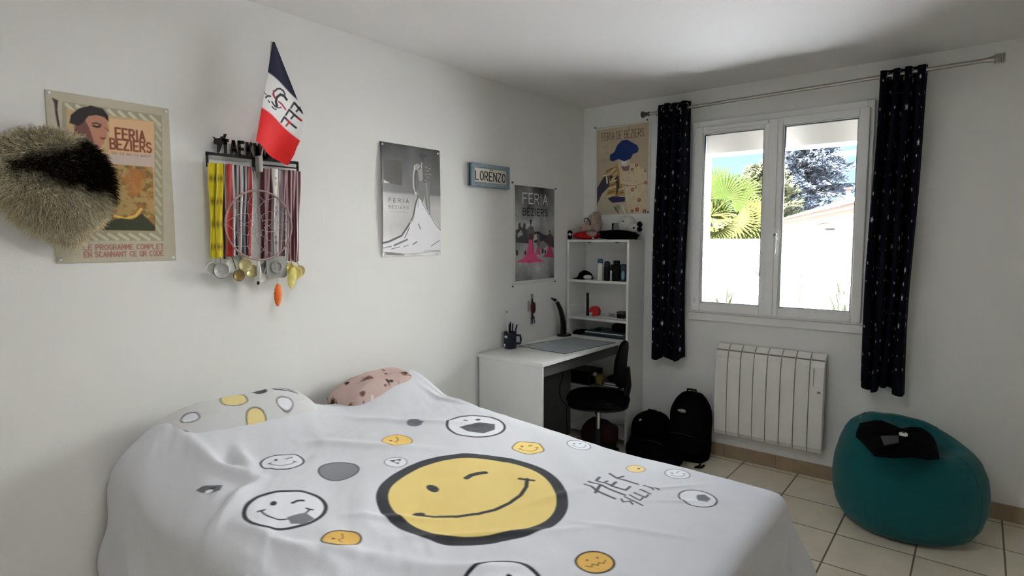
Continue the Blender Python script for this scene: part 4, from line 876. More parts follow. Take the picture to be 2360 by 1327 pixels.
# medals on ribbons
M_RIB = mat('ribbon_satin', (1, 1, 1), .55, .04, 30, attr='Col', stretch=(1, 4, 1))
MC = dict(silver=mat('silver_medal', (.55, .55, .52), .45, .1, 60, metal=.6), grey=mat('grey_medal', (.32, .32, .30), .5, .1, 60, metal=.5), bronze=mat('bronze_medal', (.20, .14, .045), .45, .15, 60, metal=.6),
          gold=mat('pale_gold_medal', (.55, .48, .24), .45, .15, 60, metal=.5), yellow=mat('yellow_gold_medal', (.72, .58, .16), .45, .15, 60, metal=.4), white=mat('white_metal_medal', (.68, .68, .62), .5, .05, 60, metal=.3))
c3 = lambda cx, cy_, x=.05: onx(440+cx*.2863, 340+cy_*.2863, x)
YEL, MAR, CRM, RED, WHT, NAV, PUR, PNK, GRY = (232, 214, 20), (82, 18, 26), (214, 196, 180), (176, 34, 30), (222, 216, 214), (20, 20, 34), (72, 56, 78), (190, 150, 156), (150, 136, 140)
def medal(xa, xb, xa2, xb2, ybot, cols, mcx, mcy, mr, mk, label, dep, deco=None, shape='disc'):
    A, B_ = c3(xa, 128, dep), c3(xb, 128, dep); ztop = 1.803; Cc, Dd = c3(xa2, ybot, dep), c3(xb2, ybot, dep); mc = c3(mcx, mcy, dep+.008)
    t = thing('medal', (dep, mc.y, mc.z-.03), label, 'medal', 'medals hanging from the black hanger')
    nu, nv = 26, 110; u = np.linspace(0, 1, nu); v = np.linspace(0, 1, nv); U, V = np.meshgrid(u, v, indexing='ij')
    top_l, top_r = A.y, B_.y; bl, br, zbm = Cc.y, Dd.y, Cc.z
    Y = (top_l*(1-U)+top_r*U)*(1-V)+(bl*(1-U)+br*U)*V; Y = Y+.002*np.sin(V*7+xa)*(V*(1-V))*4; Z = ztop-(ztop-zbm)*V-.004*np.sin(PI*U)*V
    X = dep+.004*np.sin(U*6+V*5+xa)+.006*(1-V); p = Paint(U, V, WHT, .05)
    for a, b, c_ in cols: p.rect(a, -1, b, 2, c_)
    if deco == 'tags':
        for vv in (.16, .40, .64, .88): p.rect(.12, vv-.03, .45, vv+.03, (142, 120, 22)); p.rect(.55, vv-.03, .9, vv+.03, (150, 128, 24))
    if deco == 'logos':
        for vv in (.17, .50, .83): p.aa = .03; p.disc(.5, vv, .022*4, (60, 40, 50), 1, ry=.022); p.rect(.35, vv-.07, .65, vv-.05, (120, 110, 120))
    P = np.stack([X, Y, Z], -1); back = P.copy(); back[..., 0] -= .004
    o = raster('ribbon', np.concatenate([P, back[:, ::-1]], 1), np.concatenate([p.c, p.c[:, ::-1]], 1)*.95, M_RIB, t)
    sm = o.modifiers.new('t', 'SOLIDIFY'); sm.thickness = .0008
    r = mr*.2863/1350*2.9; m = MB()
    m.tube([(dep+.003, (bl+br)/2, zbm+.002), (dep+.006, (bl+br)/2*.4+mc.y*.6, mc.z+r)], .0025, 8)
    if shape == 'disc': m.lathe(mc, [(r*.2, -.002), (r, -.002), (r, .001), (r*.88, .002), (r*.84, .0005), (r*.2, .001), (.001, .0015)], 32, axis='X')
    else:
        s_ = r; m.prism([(mc.y+s_*a, mc.z+s_*b) for a, b in ((-.8, -1), (.8, -1), (1, -.8), (1, .8), (.8, 1), (-.8, 1), (-1, .8), (-1, -.8))], (mc.x-.002, 0, 0), (0, 1, 0), (0, 0, 1), (1, 0, 0), .004)
        m.lathe((mc.x+.002, mc.y, mc.z), [(r*.62, 0), (r*.6, .004), (r*.42, .004), (r*.38, .0)], 28, axis='X', cap=False)
    m.build('disc', MC[mk], t)
    return t
medal(136, 204, 156, 210, 885, [(0, 1, YEL)], 172, 975, 42, 'white', 'white medal on the leftmost wide yellow ribbon', .048, 'tags')
medal(196, 250, 206, 262, 885, [(0, 1, (224, 206, 24))], 246, 990, 54, 'grey', 'plain grey medal on the second yellow ribbon', .060, 'tags')
medal(236, 282, 262, 300, 890, [(0, .5, MAR), (.5, 1, CRM)], 330, 955, 48, 'white', 'white medal with black waves on the maroon and cream ribbon', .044)
medal(282, 342, 290, 360, 870, [(0, .68, RED), (.68, .78, MAR), (.78, 1, WHT)], 388, 1028, 40, 'bronze', 'brown bronze medal on the red ribbon with a white edge', .064)
medal(340, 412, 366, 410, 860, [(0, .25, NAV), (.25, .55, GRY), (.55, .72, MAR), (.72, 1, WHT)], 440, 945, 48, 'gold', 'pale gold medal on the navy, grey and white ribbon', .052)
medal(408, 490, 414, 490, 870, [(0, .2, NAV), (.2, .36, GRY), (.36, .62, NAV), (.62, .95, RED), (.95, 1, WHT)], 492, 995, 46, 'gold', 'dull gold medal on the dark blue ribbon with a red edge', .044)
medal(556, 618, 560, 616, 905, [(0, .5, MAR), (.5, .95, PNK)], 612, 960, 52, 'silver', 'silver medal half hidden behind the square one', .038)
medal(616, 652, 600, 650, 900, [(0, .35, PNK), (.35, .8, MAR), (.8, 1, PNK)], 566, 1048, 34, 'white', 'small cream medal hanging lowest left of the square one', .056)
medal(640, 704, 672, 706, 878, [(0, .06, MAR), (.06, .94, WHT), (.94, 1, MAR)], 690, 962, 76, 'grey', 'square grey medal with a ring on the white ribbon with logos', .066, 'logos', 'square')
medal(700, 768, 712, 752, 900, [(0, .55, GRY), (.55, .68, MAR), (.68, .8, PNK), (.8, 1, MAR)], 806, 975, 40, 'yellow', 'yellow gold medal on the grey and maroon ribbon', .052)
medal(764, 822, 772, 828, 905, [(0, .2, PNK), (.2, .5, MAR), (.5, .65, PNK), (.65, 1, MAR)], 846, 1010, 46, 'yellow', 'bright yellow medal on the pink striped maroon ribbon', .060)
medal(818, 872, 824, 868, 915, [(0, .2, PNK), (.2, .55, MAR), (.55, .7, WHT), (.7, 1, (128, 60, 70))], 880, 990, 40, 'gold', 'gold medal on the rightmost maroon and white ribbon', .048)

# dreamcatcher in front of the medals
M_HOOP = mat('wrapped_hoop', (.36, .25, .22), .7, .25, 60); M_WEB = mat('web_thread', (.42, .38, .37), .8, .1); M_ORG = mat('orange_feather', (.80, .17, .02), .7, .2, 30, sheen=.3); M_YF = mat('yellow_feather', (.78, .70, .20), .7, .15, 30, sheen=.3)
hc = c3(555, 625, .085); HR = abs(c3(820, 625, .085).y-c3(290, 625, .085).y)/2
dc = thing('dreamcatcher', (.085, hc.y, hc.z-HR), 'thin brown hoop dreamcatcher with web and feathers hanging before the medals', 'dreamcatcher')
ring_pt = lambda a, r=1.: Vector((.085, hc.y+HR*r*math.cos(a), hc.z+HR*r*math.sin(a)))
MB().tube([ring_pt(2*PI*i/48) for i in range(49)], .0042, 8, caps=False).build('hoop', M_HOOP, dc)
m = MB(); N = 9; prev = [ring_pt(2*PI*i/N+.3) for i in range(N)]
for k, rr in enumerate((.72, .48, .28, .14)):
    nxt = [ring_pt(2*PI*(i+.5*(k+1))/N+.3, rr) for i in range(N)]
    for i in range(N): m.tube([prev[i], nxt[i]], .0011, 4); m.tube([nxt[i], prev[(i+1) % N]], .0011, 4)
    prev = nxt
m.build('web', M_WEB, dc)
MB().tube([(.06, hc.y-.005, 1.80), ring_pt(PI/2)], .0014, 5).build('cord', M_WEB, dc)
def feather(name, a, b, wd, ma, string=None):
    m = MB(); a, b = Vector(a), Vector(b); d = b-a; s = d.cross(Vector((1, 0, 0))).normalized(); rows = []
    for i in range(13):
        t = i/12; w2 = wd*math.sin(PI*min(1, t*.92+.05))**.6; p = a+d*t; rows.append([p-s*w2*(1+.1*math.sin(t*40)), p+Vector((.008*math.sin(PI*t), 0, 0)), p+s*w2*(1+.1*math.sin(t*33))])
    m.grid(rows); m.tube([a, b], .0012, 5); o = m.build(name, ma, dc, recalc=False); sm = o.modifiers.new('t', 'SOLIDIFY'); sm.thickness = .0015
    if string is not None: MB().tube([string, a], .0011, 5).build('cord', M_WEB, dc)
feather('feather', onx(641, 654, .085), onx(640, 705, .085), .0185, M_ORG, ring_pt(-PI/2+.4)); feather('feather', onx(676, 616, .085), onx(670, 664, .085), .021, M_YF, ring_pt(-PI/2+1.0))
feather('feather', onx(595, 600, .085), onx(598, 648, .085), .010, MC['white'], ring_pt(-PI/2))
m = MB(); q = onx(595, 652, .085); m.blob(q, (.006, .006, .008), 10).build('bead', M_BLK, dc)

# ---------------------------------------------------------------- tricolour flag
M_FLAG = mat('flag_cloth', (1, 1, 1), .7, .03, 20, attr='Col', sheen=.1)
fx = lambda cx, cy_, x: onx(440+cx*.2412, 80+cy_*.2412, x)
fl = thing('flag', (.08, -2.62, 1.80), 'tricolour flag in blue, white and red with a rooster emblem, clipped above the medal hanger', 'flag')
LT = [(0, 792, 62), (.33, 735, 365), (.667, 660, 690), (1, 585, 1020)]; RTT = [(0, 812, 62), (.12, 880, 235), (.33, 1036, 638), (.5, 1100, 810), (.667, 1044, 1008), (.8, 1000, 1085), (.88, 972, 1150), (1, 905, 1252)]
tt = np.linspace(0, 1, 230); ss = np.linspace(0, 1, 110); T2, S2 = np.meshgrid(tt, ss, indexing='ij')
f1 = lambda tab, k: np.interp(tt, [r[0] for r in tab], [r[k] for r in tab])[:, None]
ker = np.ones(9)/9
def sm_(a): b = np.pad(a[:, 0], 4, mode='reflect', reflect_type='odd'); return np.convolve(b, ker, 'valid')[:, None]
CX = sm_(f1(LT, 1))*(1-S2)+sm_(f1(RTT, 1))*S2; CY = sm_(f1(LT, 2))*(1-S2)+sm_(f1(RTT, 2))*S2
CY = CY-28*np.sin(PI*S2)*T2*(T2 < .9)-28*np.sin(PI*S2)*.9*(T2 >= .9)*0
P = np.zeros(T2.shape+(3,))
for i in range(P.shape[0]):
    for j in range(P.shape[1]):
        xx = .10+.022*math.sin(S2[i, j]*5.2+T2[i, j]*1.5)*T2[i, j]+.02*T2[i, j]
        v = fx(CX[i, j], CY[i, j], .11); P[i, j] = (xx, v.y, v.z)
p = Paint(CX, CY, (222, 222, 226), 5.)
p.put((.333-T2)*60, (10, 10, 44)); p.put((T2-.667)*60, (206, 22, 20)); DKE = (26, 16, 26); RE = (150, 20, 44)
for pts, wd, c_ in (([(795, 540), (815, 520), (850, 516), (885, 535), (905, 568)], 17, DKE), ([(812, 680), (800, 640), (812, 600), (850, 572), (895, 585), (922, 618)], 26, DKE), ([(790, 690), (830, 700), (862, 694)], 11, DKE), ([(758, 645), (775, 672), (800, 690)], 14, DKE),
                    ([(782, 540), (774, 575), (792, 608)], 20, RE), ([(832, 642), (868, 664), (912, 712)], 16, RE), ([(694, 524), (690, 556), (706, 576)], 8, DKE), ([(702, 604), (718, 588), (745, 592)], 16, DKE), ([(722, 634), (734, 652)], 12, DKE), ([(758, 690), (782, 712), (806, 716)], 12, DKE)):
    p.line(pts, wd, c_)
for k, (dx_, dy_) in enumerate(((0, 0), (-50, 68), (-98, 138))):
    o_ = (1000+dx_, 645+dy_); p.line([(o_[0]-32, o_[1]+50), o_, (o_[0]+(76 if k == 0 else 112), o_[1]+(100 if k == 0 else 104))], 20, DKE); p.line([(o_[0]+50, o_[1]+50), (o_[0]+22, o_[1]+84)], 18, DKE if k < 2 else RE)
    if k: p.line([(o_[0]+(86 if k == 1 else 30), o_[1]+(82 if k == 1 else 34)), (o_[0]+(112 if k == 1 else 62), o_[1]+(104 if k == 1 else 62))], 16, (190, 24, 30))
o = raster('cloth', P, np.clip(p.c*1.25, 0, .9), M_FLAG, fl); sm = o.modifiers.new('t', 'SOLIDIFY'); sm.thickness = .001
clip = onx(597, 378, .05)
MB().tube([(.055, clip.y, clip.z), (.075, clip.y+.02, clip.z+.12), (.085, P[0, 50, 1], P[0, 50, 2]+.004)], .0035, 8).build('stick', M_CREAM, fl)
MB().box((.03, clip.y-.009, clip.z-.034), (.068, clip.y+.009, clip.z+.034), 0, .004).build('holder', mat('grey_plastic', (.42, .42, .38), .5, .05), fl)

# ---------------------------------------------------------------- round furry hanging beside the first poster
M_FUR = mat('shaggy_fur', (1, 1, 1), .95, .12, 12, spec=.05, attr='Col')
XF = .10
fo = [(-36, 420), (-25, 350), (0, 305), (60, 285), (130, 285), (200, 305), (250, 345), (278, 400), (282, 440), (264, 490), (226, 532), (190, 572), (140, 560), (80, 530), (30, 495), (0, 468)]
fp = [onx(a, b, XF) for a, b in fo]; cy0 = sum(p.y for p in fp)/len(fp); cz0 = sum(p.z for p in fp)/len(fp)
fur = thing('fur_cushion', (0, cy0, min(p.z for p in fp)), 'round shaggy cream fur hanging with a dark brown patch, over the beige poster', 'fur cushion')
def rad_at(a):
    best = []; 
    A_ = [(math.atan2(p.z-cz0, p.y-cy0), math.hypot(p.z-cz0, p.y-cy0)) for p in fp]; A_.sort(); an = [x[0] for x in A_]; rr = [x[1] for x in A_]
    return np.interp(a, [an[-1]-2*PI]+an+[an[0]+2*PI], [rr[-1]]+rr+[rr[0]])
def fcol(y, z):
    # cream with a dark wedge that points to the left
    n = vnoise(np.array(y*28), np.array(z*28), 3)*.5+vnoise(np.array(y*60), np.array(z*60), 5)*.3-.4
    pc_ = [onx(*k, XF) for k in ((30, 378), (120, 365), (215, 330), (262, 370), (282, 430), (250, 450), (190, 425), (110, 400))]
    X0, X1 = pc_[0].y, pc_[4].y; t = (y-X0)/(X1-X0)
    if t < 0: d = 1.
    else:
        zc = np.interp(t, [0, .4, .8, 1], [onx(30, 380, XF).z, onx(120, 382, XF).z, onx(225, 385, XF).z, onx(275, 425, XF).z]); hw = np.interp(t, [0, .3, .7, 1], [.012, .042, .088, .088]); d = (abs(z-zc)-hw)/.03
    k = float(np.clip(.5-d-n*1.3, 0, 1)); L = 1+n*.5
    # brownish tail below the dark patch on the right
    lo = float(np.clip((t-.5)*2, 0, 1)*np.clip((cz0+.03-z)/.05, 0, 1)*np.clip((z-(cz0-.09))/.05, 0, 1))*.6
    c = np.array((.62, .56, .40))*L*(1-lo)+np.array((.16, .12, .07))*lo
    return c*(1-k)+np.array((.010, .007, .004))*k
m = MB(); rows = []
for i in range(15):
    t = i/14; r = []
    for k in range(48):
        a = -PI+2*PI*k/48; R_ = rad_at(a)*.93*math.sin(PI*.5*(1-t)+.0) if t < 1 else 0; r.append((.015+.105*math.sin(PI/2*t)**.8, cy0+math.cos(a)*R_, cz0+math.sin(a)*R_))
    rows.append(r)
m.grid(rows, wrap=True); core = m.build('core', mat('fur_core', (.20, .17, .11), .95, .1), fur)
rng2 = np.random.default_rng(5); N = 15000; V = []; F = []; CL_ = []
for i in range(N):
    a = rng2.uniform(-PI, PI); t = rng2.uniform(0, 1)**.5; R_ = rad_at(a)*.93*t; y, z = cy0+math.cos(a)*R_, cz0+math.sin(a)*R_
    s_ = math.acos(min(1, t)); x = .015+.105*math.sin(PI/2*(s_/(PI/2)))**.8
    nrm = Vector((.35+1.2*(1-t), math.cos(a)*t*1.1, math.sin(a)*t*1.1-.25)).normalized()+Vector(rng2.normal(0, .28, 3)); nrm.normalize(); L_ = rng2.uniform(.018, .036)
    sd = nrm.cross(Vector(rng2.normal(0, 1, 3))).normalized()*.0011; b = Vector((x, y, z)); e_ = b+nrm*L_*.6+Vector((0, rng2.normal(0, .003), -.003)); f_ = b+nrm*L_+Vector((0, rng2.normal(0, .005), -.009))
    n0 = len(V); V += [b-sd, b+sd, e_+sd*.8, e_-sd*.8, f_]; F += [(n0, n0+1, n0+2, n0+3), (n0+3, n0+2, n0+4)]; c = fcol(y, z)*rng2.uniform(.75, 1.25); CL_ += [c]*5
me = bpy.data.meshes.new('fur'); og = np.array(_origin(fur)); me.from_pydata((np.array([tuple(v) for v in V])-og).tolist(), [], F)
at_ = me.color_attributes.new('Col', 'FLOAT_COLOR', 'POINT'); at_.data.foreach_set('color', np.concatenate([np.array(CL_), np.ones((len(CL_), 1))], 1).astype('f4').ravel()); me.materials.append(M_FUR)
o = bpy.data.objects.new('fur', me); C.objects.link(o); o.parent = fur
# ---------------------------------------------------------------- desk
M_LAM = mat('white_laminate', (.74, .74, .72), .42, .012, 6, .02, 60, spec=.35)
M_LAMD = mat('shaded_grey_laminate', (.11, .11, .105), .5, .03, 6)  # shade under the desk put into the grey; notebook covers share it
DZ, DY0, DY1, DX = .778, -1.268, -.256, .512
dk = thing('desk', (.25, -.76, 0), 'white desk against the left wall with a solid end panel', 'desk')
MB().box((.003, DY0, DZ-.022), (DX, DY1, DZ), 0, .0015).build('desk_top', M_LAM, dk)
MB().box((.022, DY0+.0, 0), (DX-.002, DY0+.018, DZ-.022), 0, .0015).build('side_panel', M_LAM, dk)
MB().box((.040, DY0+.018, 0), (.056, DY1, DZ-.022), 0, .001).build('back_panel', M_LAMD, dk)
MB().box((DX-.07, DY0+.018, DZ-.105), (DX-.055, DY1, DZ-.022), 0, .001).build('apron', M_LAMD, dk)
# ---------------------------------------------------------------- bookcase
SX1, SY, SZ = .530, -.250, 1.492
bk = thing('bookcase', (.265, -.125, 0), 'tall narrow white bookcase in the corner beside the desk', 'bookcase')
MB().box((.012, SY, 0), (.030, -.002, SZ-.018), 0, .0012).build('side_panel', M_LAM, bk)
MB().box((SX1-.018, SY, 0), (SX1, -.002, SZ-.018), 0, .0012).build('side_panel', M_LAM, bk)
MB().box((.012, SY, SZ-.018), (SX1, -.002, SZ), 0, .0012).build('top_panel', M_LAM, bk)
MB().box((.030, -.008, .03), (SX1-.018, -.003, SZ-.018)).build('back_panel', M_LAM, bk)
for z in (1.192, .912, .755, .395, .06): MB().box((.030, SY+.002, z-.018), (SX1-.018, -.008, z), 0, .001).build('shelf', M_LAM, bk)
S1, S2_, S3, S4 = 1.192, .912, .755, .395
for x_ in (.19, .42): MB().box((x_-.012, SY+.02, SZ-.024), (x_+.012, SY+.034, SZ-.018)).build('shelf_clip', M_PIND, bk)
M_BLACK = mat('matt_black_plastic', (.005, .005, .0055), .5, .1, 20, spec=.2); M_BLKF = mat('black_fabric', (.0035, .0035, .004), .95, .2, 20, .4, 120, spec=.03)
M_NAVY = mat('navy_plastic', (.012, .016, .035), .4, .1, 10); M_REDP = mat('red_plastic', (.50, .02, .015), .4, .08, 10); M_REDF = mat('red_fabric', (.42, .015, .015), .9, .12, 20, .3, 100, spec=.1)
M_WHP = mat('white_plastic', (.72, .72, .70), .4, .02, 10); M_TEAL = mat('teal_cardboard', (.03, .075, .085), .6, .1, 10); M_BEIGF = mat('beige_plush', (.36, .27, .23), .95, .15, 20, .5, 120, spec=.05, sheen=.3)
M_WHF = mat('white_plush', (.62, .60, .56), .95, .08, 20, .5, 120, spec=.05, sheen=.3); M_PAP = mat('paper', (.70, .69, .66), .7, .03, 20); M_CLEAR = glass_mat('clear_plastic', (.72, .76, .78)); M_BLUECAP = mat('blue_cap', (.02, .10, .20), .4, .05)

def bottle(name, x, y, z, r, h, prof, ma, cap, label, cat='bottle', capm=None, lab=None):
    t = thing(name, (x, y, z), label, cat)
    MB().lathe((x, y, z), [(r*a, h*b) for a, b in prof], 20).build('body', ma, t)
    if cap: MB().lathe((x, y, z), [(r*a, h*b) for a, b in cap], 18).build('cap', capm, t)
    if lab:
        m = MB(); n = 10; a0 = math.radians(-130); rr = r*1.012
        rows = [[(x+rr*math.cos(a0+math.radians(70)*i/n), y+rr*math.sin(a0+math.radians(70)*i/n), z+h*q) for i in range(n+1)] for q in lab[:2]]
        m.grid(rows); m.build('label_patch', lab[2], t)
    return t
# things on the upper shelf; z = S1
P = lambda px, py, y: ony(px, py, y)
bottle('deodorant', P(1383, 640, -.20).x, -.20, S1, .021, .158, [(.95, 0), (1, .02), (1, .72), (.9, .80)], M_WHP, [(.92, .80), (.95, .82), (.95, .97), (.8, 1.0)], 'white deodorant bottle with a blue cap on the upper shelf', 'bottle', M_BLUECAP)
bottle('shampoo_bottle', P(1399, 640, -.20).x, -.20, S1, .024, .142, [(.95, 0), (1, .03), (1, .68), (.8, .74)], M_BLACK, [(.95, .72), (.98, .76), (.9, .93), (.5, 1.0)], 'black bottle with a domed cap right of the white deodorant', 'bottle', M_NAVY)
bottle('perfume_bottle', P(1408, 645, -.225).x, -.225, S1, .008, .075, [(.9, 0), (1, .05), (1, .65), (.8, .7)], mat('silver_tube', (.5, .5, .5), .3, .05, metal=.6), [(.9, .7), (.9, 1.0)], 'tiny silver tube in front of the black bottles', 'bottle', M_WHP)
t = thing('perfume_bottle', (P(1420, 642, -.18).x, -.18, S1), 'tall square black perfume bottle between the domed and teal bottles', 'bottle'); x = t.location.x
MB().box((x-.036, -.205, S1), (x+.034, -.155, S1+.118), 0, .006).build('body', M_BLACK, t); MB().box((x-.018, -.195, S1+.118), (x+.024, -.165, S1+.148), 0, .004).build('cap', M_BLACK, t)
t = thing('spray_bottle', (P(1441, 645, -.21).x, -.21, S1), 'teal blue bottle with a silver spray top at the right end of the upper shelf', 'bottle'); x = t.location.x-.006
MB().box((x-.026, -.225, S1), (x+.014, -.165, S1+.125), 0, .008).build('body', mat('dark_teal_glass', (.01, .035, .05), .2, .05), t); MB().blob((x-.004, -.2255, S1+.045), (.013, .002, .032), 16, pw=.8).build('label_patch', mat('light_blue_label', (.12, .30, .42), .5, .05), t); MB().lathe((x-.004, -.195, S1+.125), [(.010, 0), (.010, .012), (.007, .014), (.007, .040)], 14).build('cap', M_CHR, t)
# cap / shoe on the upper shelf
t = thing('cap', (P(1350, 640, -.17).x, -.17, S1), 'black and white cap lying at the left of the upper shelf', 'cap'); x = t.location.x
MB().blob((x-.01, -.16, S1+.005), (.060, .055, .060), 22, amp=.18, sc=2.5, seed=2, flat_z=-.005).build('crown', M_BLKF, t); MB().blob((x+.035, -.20, S1+.018), (.036, .028, .018), 18, amp=.15, seed=4, flat_z=-.016).build('front_panel', M_WHF, t); MB().blob((x-.055, -.19, S1+.006), (.045, .03, .005), 16, flat_z=-.006).build('brim', M_BLKF, t)
t = thing('watch', (P(1366, 640, -.21).x, -.21, S1), 'small tan strap ring beside the white deodorant', 'strap'); x = t.location.x
MB().tube([(x+.012*math.cos(a), -.21+.006*math.sin(a), S1+.014+.012*math.sin(a)) for a in np.linspace(0, 2*PI, 17)], .0025, 8, caps=False).build('loop', mat('tan_leather', (.25, .15, .11), .6, .1), t)
# things on the middle shelf; z = S2_
bottle('tube', P(1354, 725, -.15).x, -.15, S2_, .011, .175, [(1, 0), (1, .75), (.9, .77)], M_BLACK, [(.95, .78), (.95, 1.0)], 'slim black tube standing beside the red ball', 'tube', M_BLACK)
t = thing('money_box', (P(1371, 722, -.16).x, -.16, S2_), 'round red box with a notch on the middle shelf', 'box'); x = t.location.x
m = MB(); pts = [(x+.040*math.cos(a), S2_+.040+.040*math.sin(a)) for a in np.linspace(math.radians(195), math.radians(195)-2*PI+math.radians(58), 30)]+[(x-.012, S2_+.040+.008)]
m.prism(pts, (0, -.18, 0), (1, 0, 0), (0, 0, 1), (0, 1, 0), .04); o = m.build('body', M_REDP, t); bv = o.modifiers.new('b', 'BEVEL'); bv.width = .004; bv.segments = 2; bv.limit_method = 'ANGLE'; bv.angle_limit = .6
for k, (a, b, rz_, lb) in enumerate(((1352, 1447, .05, 'lowest white sheet of paper on the middle shelf'), (1368, 1440, -.12, 'upper white sheet of paper lying askew on the middle shelf'))):
    x0, x1 = P(a, 735, -.2).x, P(b, 735, -.2).x; x1 = min(x1, .500); z = S2_+.0005+k*.004; n = 8; m = MB(); rows = []
    for i in range(n+1):
        for_ = [(x0+(x1-x0)*i/n+rz_*.05*(j-2), -.235+.19*j/4, z+.0015+.004*(math.sin(i*.9+k)**2)*(i/n)) for j in range(5)]; rows.append([(min(max(q[0], .034), .508), q[1], q[2]) for q in for_])
    m.grid(rows); o = m.build('paper_sheet', M_PAP, None, label=lb, cat='paper'); sm = o.modifiers.new('t', 'SOLIDIFY'); sm.thickness = .0015
t = thing('cable', (P(1415, 725, -.17).x, -.17, S2_+.01), 'tangled white and grey charging cable on the papers', 'cable'); x = t.location.x
random.seed(8); m = MB(); m.tube([(x+random.uniform(-.05, .045), -.17+random.uniform(-.03, .03), S2_+.013+random.uniform(0, .028)) for i in range(16)], .0028, 7); m.build('cord', mat('white_grey_cord', (.35, .35, .34), .5, .05), t)
t = thing('camera_case', (P(1437, 722, -.17).x-.005, -.17, S2_+.008), 'small black box at the right end of the middle shelf', 'box'); x = t.location.x
MB().box((x-.032, -.205, S2_+.008), (x+.026, -.13, S2_+.052), 0, .005).build('body', M_BLACK, t); MB().box((x-.034, -.207, S2_+.040), (x+.028, -.128, S2_+.058), 0, .004).build('lid', mat('dark_grey_lid', (.05, .05, .05), .4, .1), t)
# things at desk level; z = S3
bks = [(.135, .505, .022, M_TEAL, 'teal cardboard folder, lowest of the stack under the middle shelf'), (.150, .500, .018, mat('dark_blue_cover', (.02, .035, .05), .5, .1), 'dark blue book in the middle of the stack under the middle shelf'), (.165, .48, .014, M_TEAL, 'thin teal folder on top of the stack under the middle shelf')]
z = S3+.001
for x0, x1, h_, m_, lb in bks:
    t = thing('folder', ((x0+x1)/2, -.13, z), lb, 'folder'); MB().box((x0, -.235, z), (x1, -.03, z+h_), 0, .002).build('cover', m_, t); MB().box((x0+.004, -.2365, z+.004), (x1+.001, -.05, z+h_-.004), 0).build('pages', M_PAP if h_ < .015 else m_, t); z += h_+.0008
tb = z
t = thing('toiletry_bag', (.42, -.14, tb), 'round black bag squeezed in above the stack of folders', 'bag'); MB().blob((.425, -.14, tb+.034), (.075, .07, .034), 22, amp=.1, seed=3, pw=.8).build('body', M_BLKF, t); MB().tube([(.38, -.20, tb+.045), (.42, -.212, tb+.052), (.46, -.20, tb+.046)], .003, 8).build('zip', M_BLACK, t)
t = thing('pencil_case', (.10, -.16, S3), 'black pencil case left of the folder stack', 'pencil case'); MB().box((.045, -.225, S3), (.128, -.10, S3+.045), 0, .016).build('body', M_BLKF, t); MB().tube([(.05, -.17, S3+.0465), (.12, -.165, S3+.0465)], .002, 6).build('zip', M_BLACK, t)
t = thing('computer_mouse', (.250, -.19, tb), 'small dark oval mouse on the folders', 'mouse'); MB().blob((.25, -.19, tb+.009), (.028, .018, .010), 18, flat_z=-.009).build('body', M_BLACK, t); MB().box((.249, -.205, tb+.017), (.251, -.19, tb+.0195)).build('wheel', M_CHR, t)
# ---- on top of the bookcase
def plush_panda():
    c = P(1468, 528, -.16); t = thing('plush_toy', (c.x, -.16, SZ+.045), 'white plush toy with black ears lying on the black bag', 'soft toy')
    MB().blob((c.x-.02, -.16, SZ+.085), (.050, .04, .032), 22, amp=.08, seed=6).build('head', M_WHF, t)
    MB().blob((c.x+.025, -.17, SZ+.105), (.020, .018, .022), 14).build('ear', M_BLKF, t); MB().blob((c.x+.030, -.18, SZ+.072), (.018, .02, .018), 14).build('ear', M_BLKF, t); MB().blob((c.x-.005, -.20, SZ+.082), (.008, .005, .007), 12).build('eye', M_BLACK, t)
def plush_ball():
    c = P(1447, 508, -.07); t = thing('plush_ball', (c.x, -.07, SZ+.03), 'round pale cream plush ball with one black eye at the back of the bookcase top', 'soft toy')
    MB().blob((c.x, -.075, SZ+.105), (.068, .062, .072), 26, amp=.04, seed=9).build('body', M_WHF, t); MB().blob((c.x-.006, -.137, SZ+.132), (.007, .004, .006), 12).build('eye', M_BLACK, t)
t = thing('sports_bag', (.40, -.15, SZ), 'flat black bag lying on the right of the bookcase top', 'bag')
m = MB().blob((.395, -.150, SZ+.027), (.145, .090, .027), 30, amp=.18, sc=2.2, seed=5, pw=.7, flat_z=-.027); m.build('body', M_BLKF, t); MB().blob((.385, -.19, SZ+.050), (.125, .035, .018), 26, amp=.25, sc=3, seed=7, pw=.8).build('flap', M_BLKF, t)
MB().blob((.378, -.215, SZ+.060), (.014, .010, .014), 12).build('buckle', M_BLACK, t); MB().tube([(.50, -.2, SZ+.012), (.54, -.225, SZ+.014), (.565, -.20, SZ+.006)], .008, 8).build('strap', M_BLKF, t)
plush_ball(); plush_panda()
t = thing('glass_jar', (P(1418, 520, -.10).x, -.10, SZ), 'clear glass jar with grey bits inside, behind the black bag', 'jar'); x = t.location.x
MB().lathe((x, -.075, SZ), [(.036, 0), (.038, .004), (.038, .118), (.034, .122)], 24, cap=False).build('glass', M_CLEAR, t); MB().lathe((x, -.075, SZ+.001), [(.034, 0), (.034, .07)], 20).build('contents', mat('grey_bits', (.22, .22, .22), .6, .6, 70), t)
t = thing('plush_toy', (.115, -.15, SZ+.055), 'slumped grey-beige plush elephant leaning on the wall above the bookcase', 'soft toy')
e = P(1368, 520, -.15); x = e.x
MB().blob((x, -.14, SZ+.120), (.062, .055, .075), 26, amp=.16, sc=2.2, seed=12).build('body', M_BEIGF, t); MB().blob((x-.022, -.195, SZ+.100), (.034, .016, .042), 20, amp=.2, seed=14).build('ear', M_BEIGF, t); MB().blob((x+.030, -.16, SZ+.175), (.035, .035, .030), 20, amp=.15, seed=15).build('head', M_BEIGF, t)
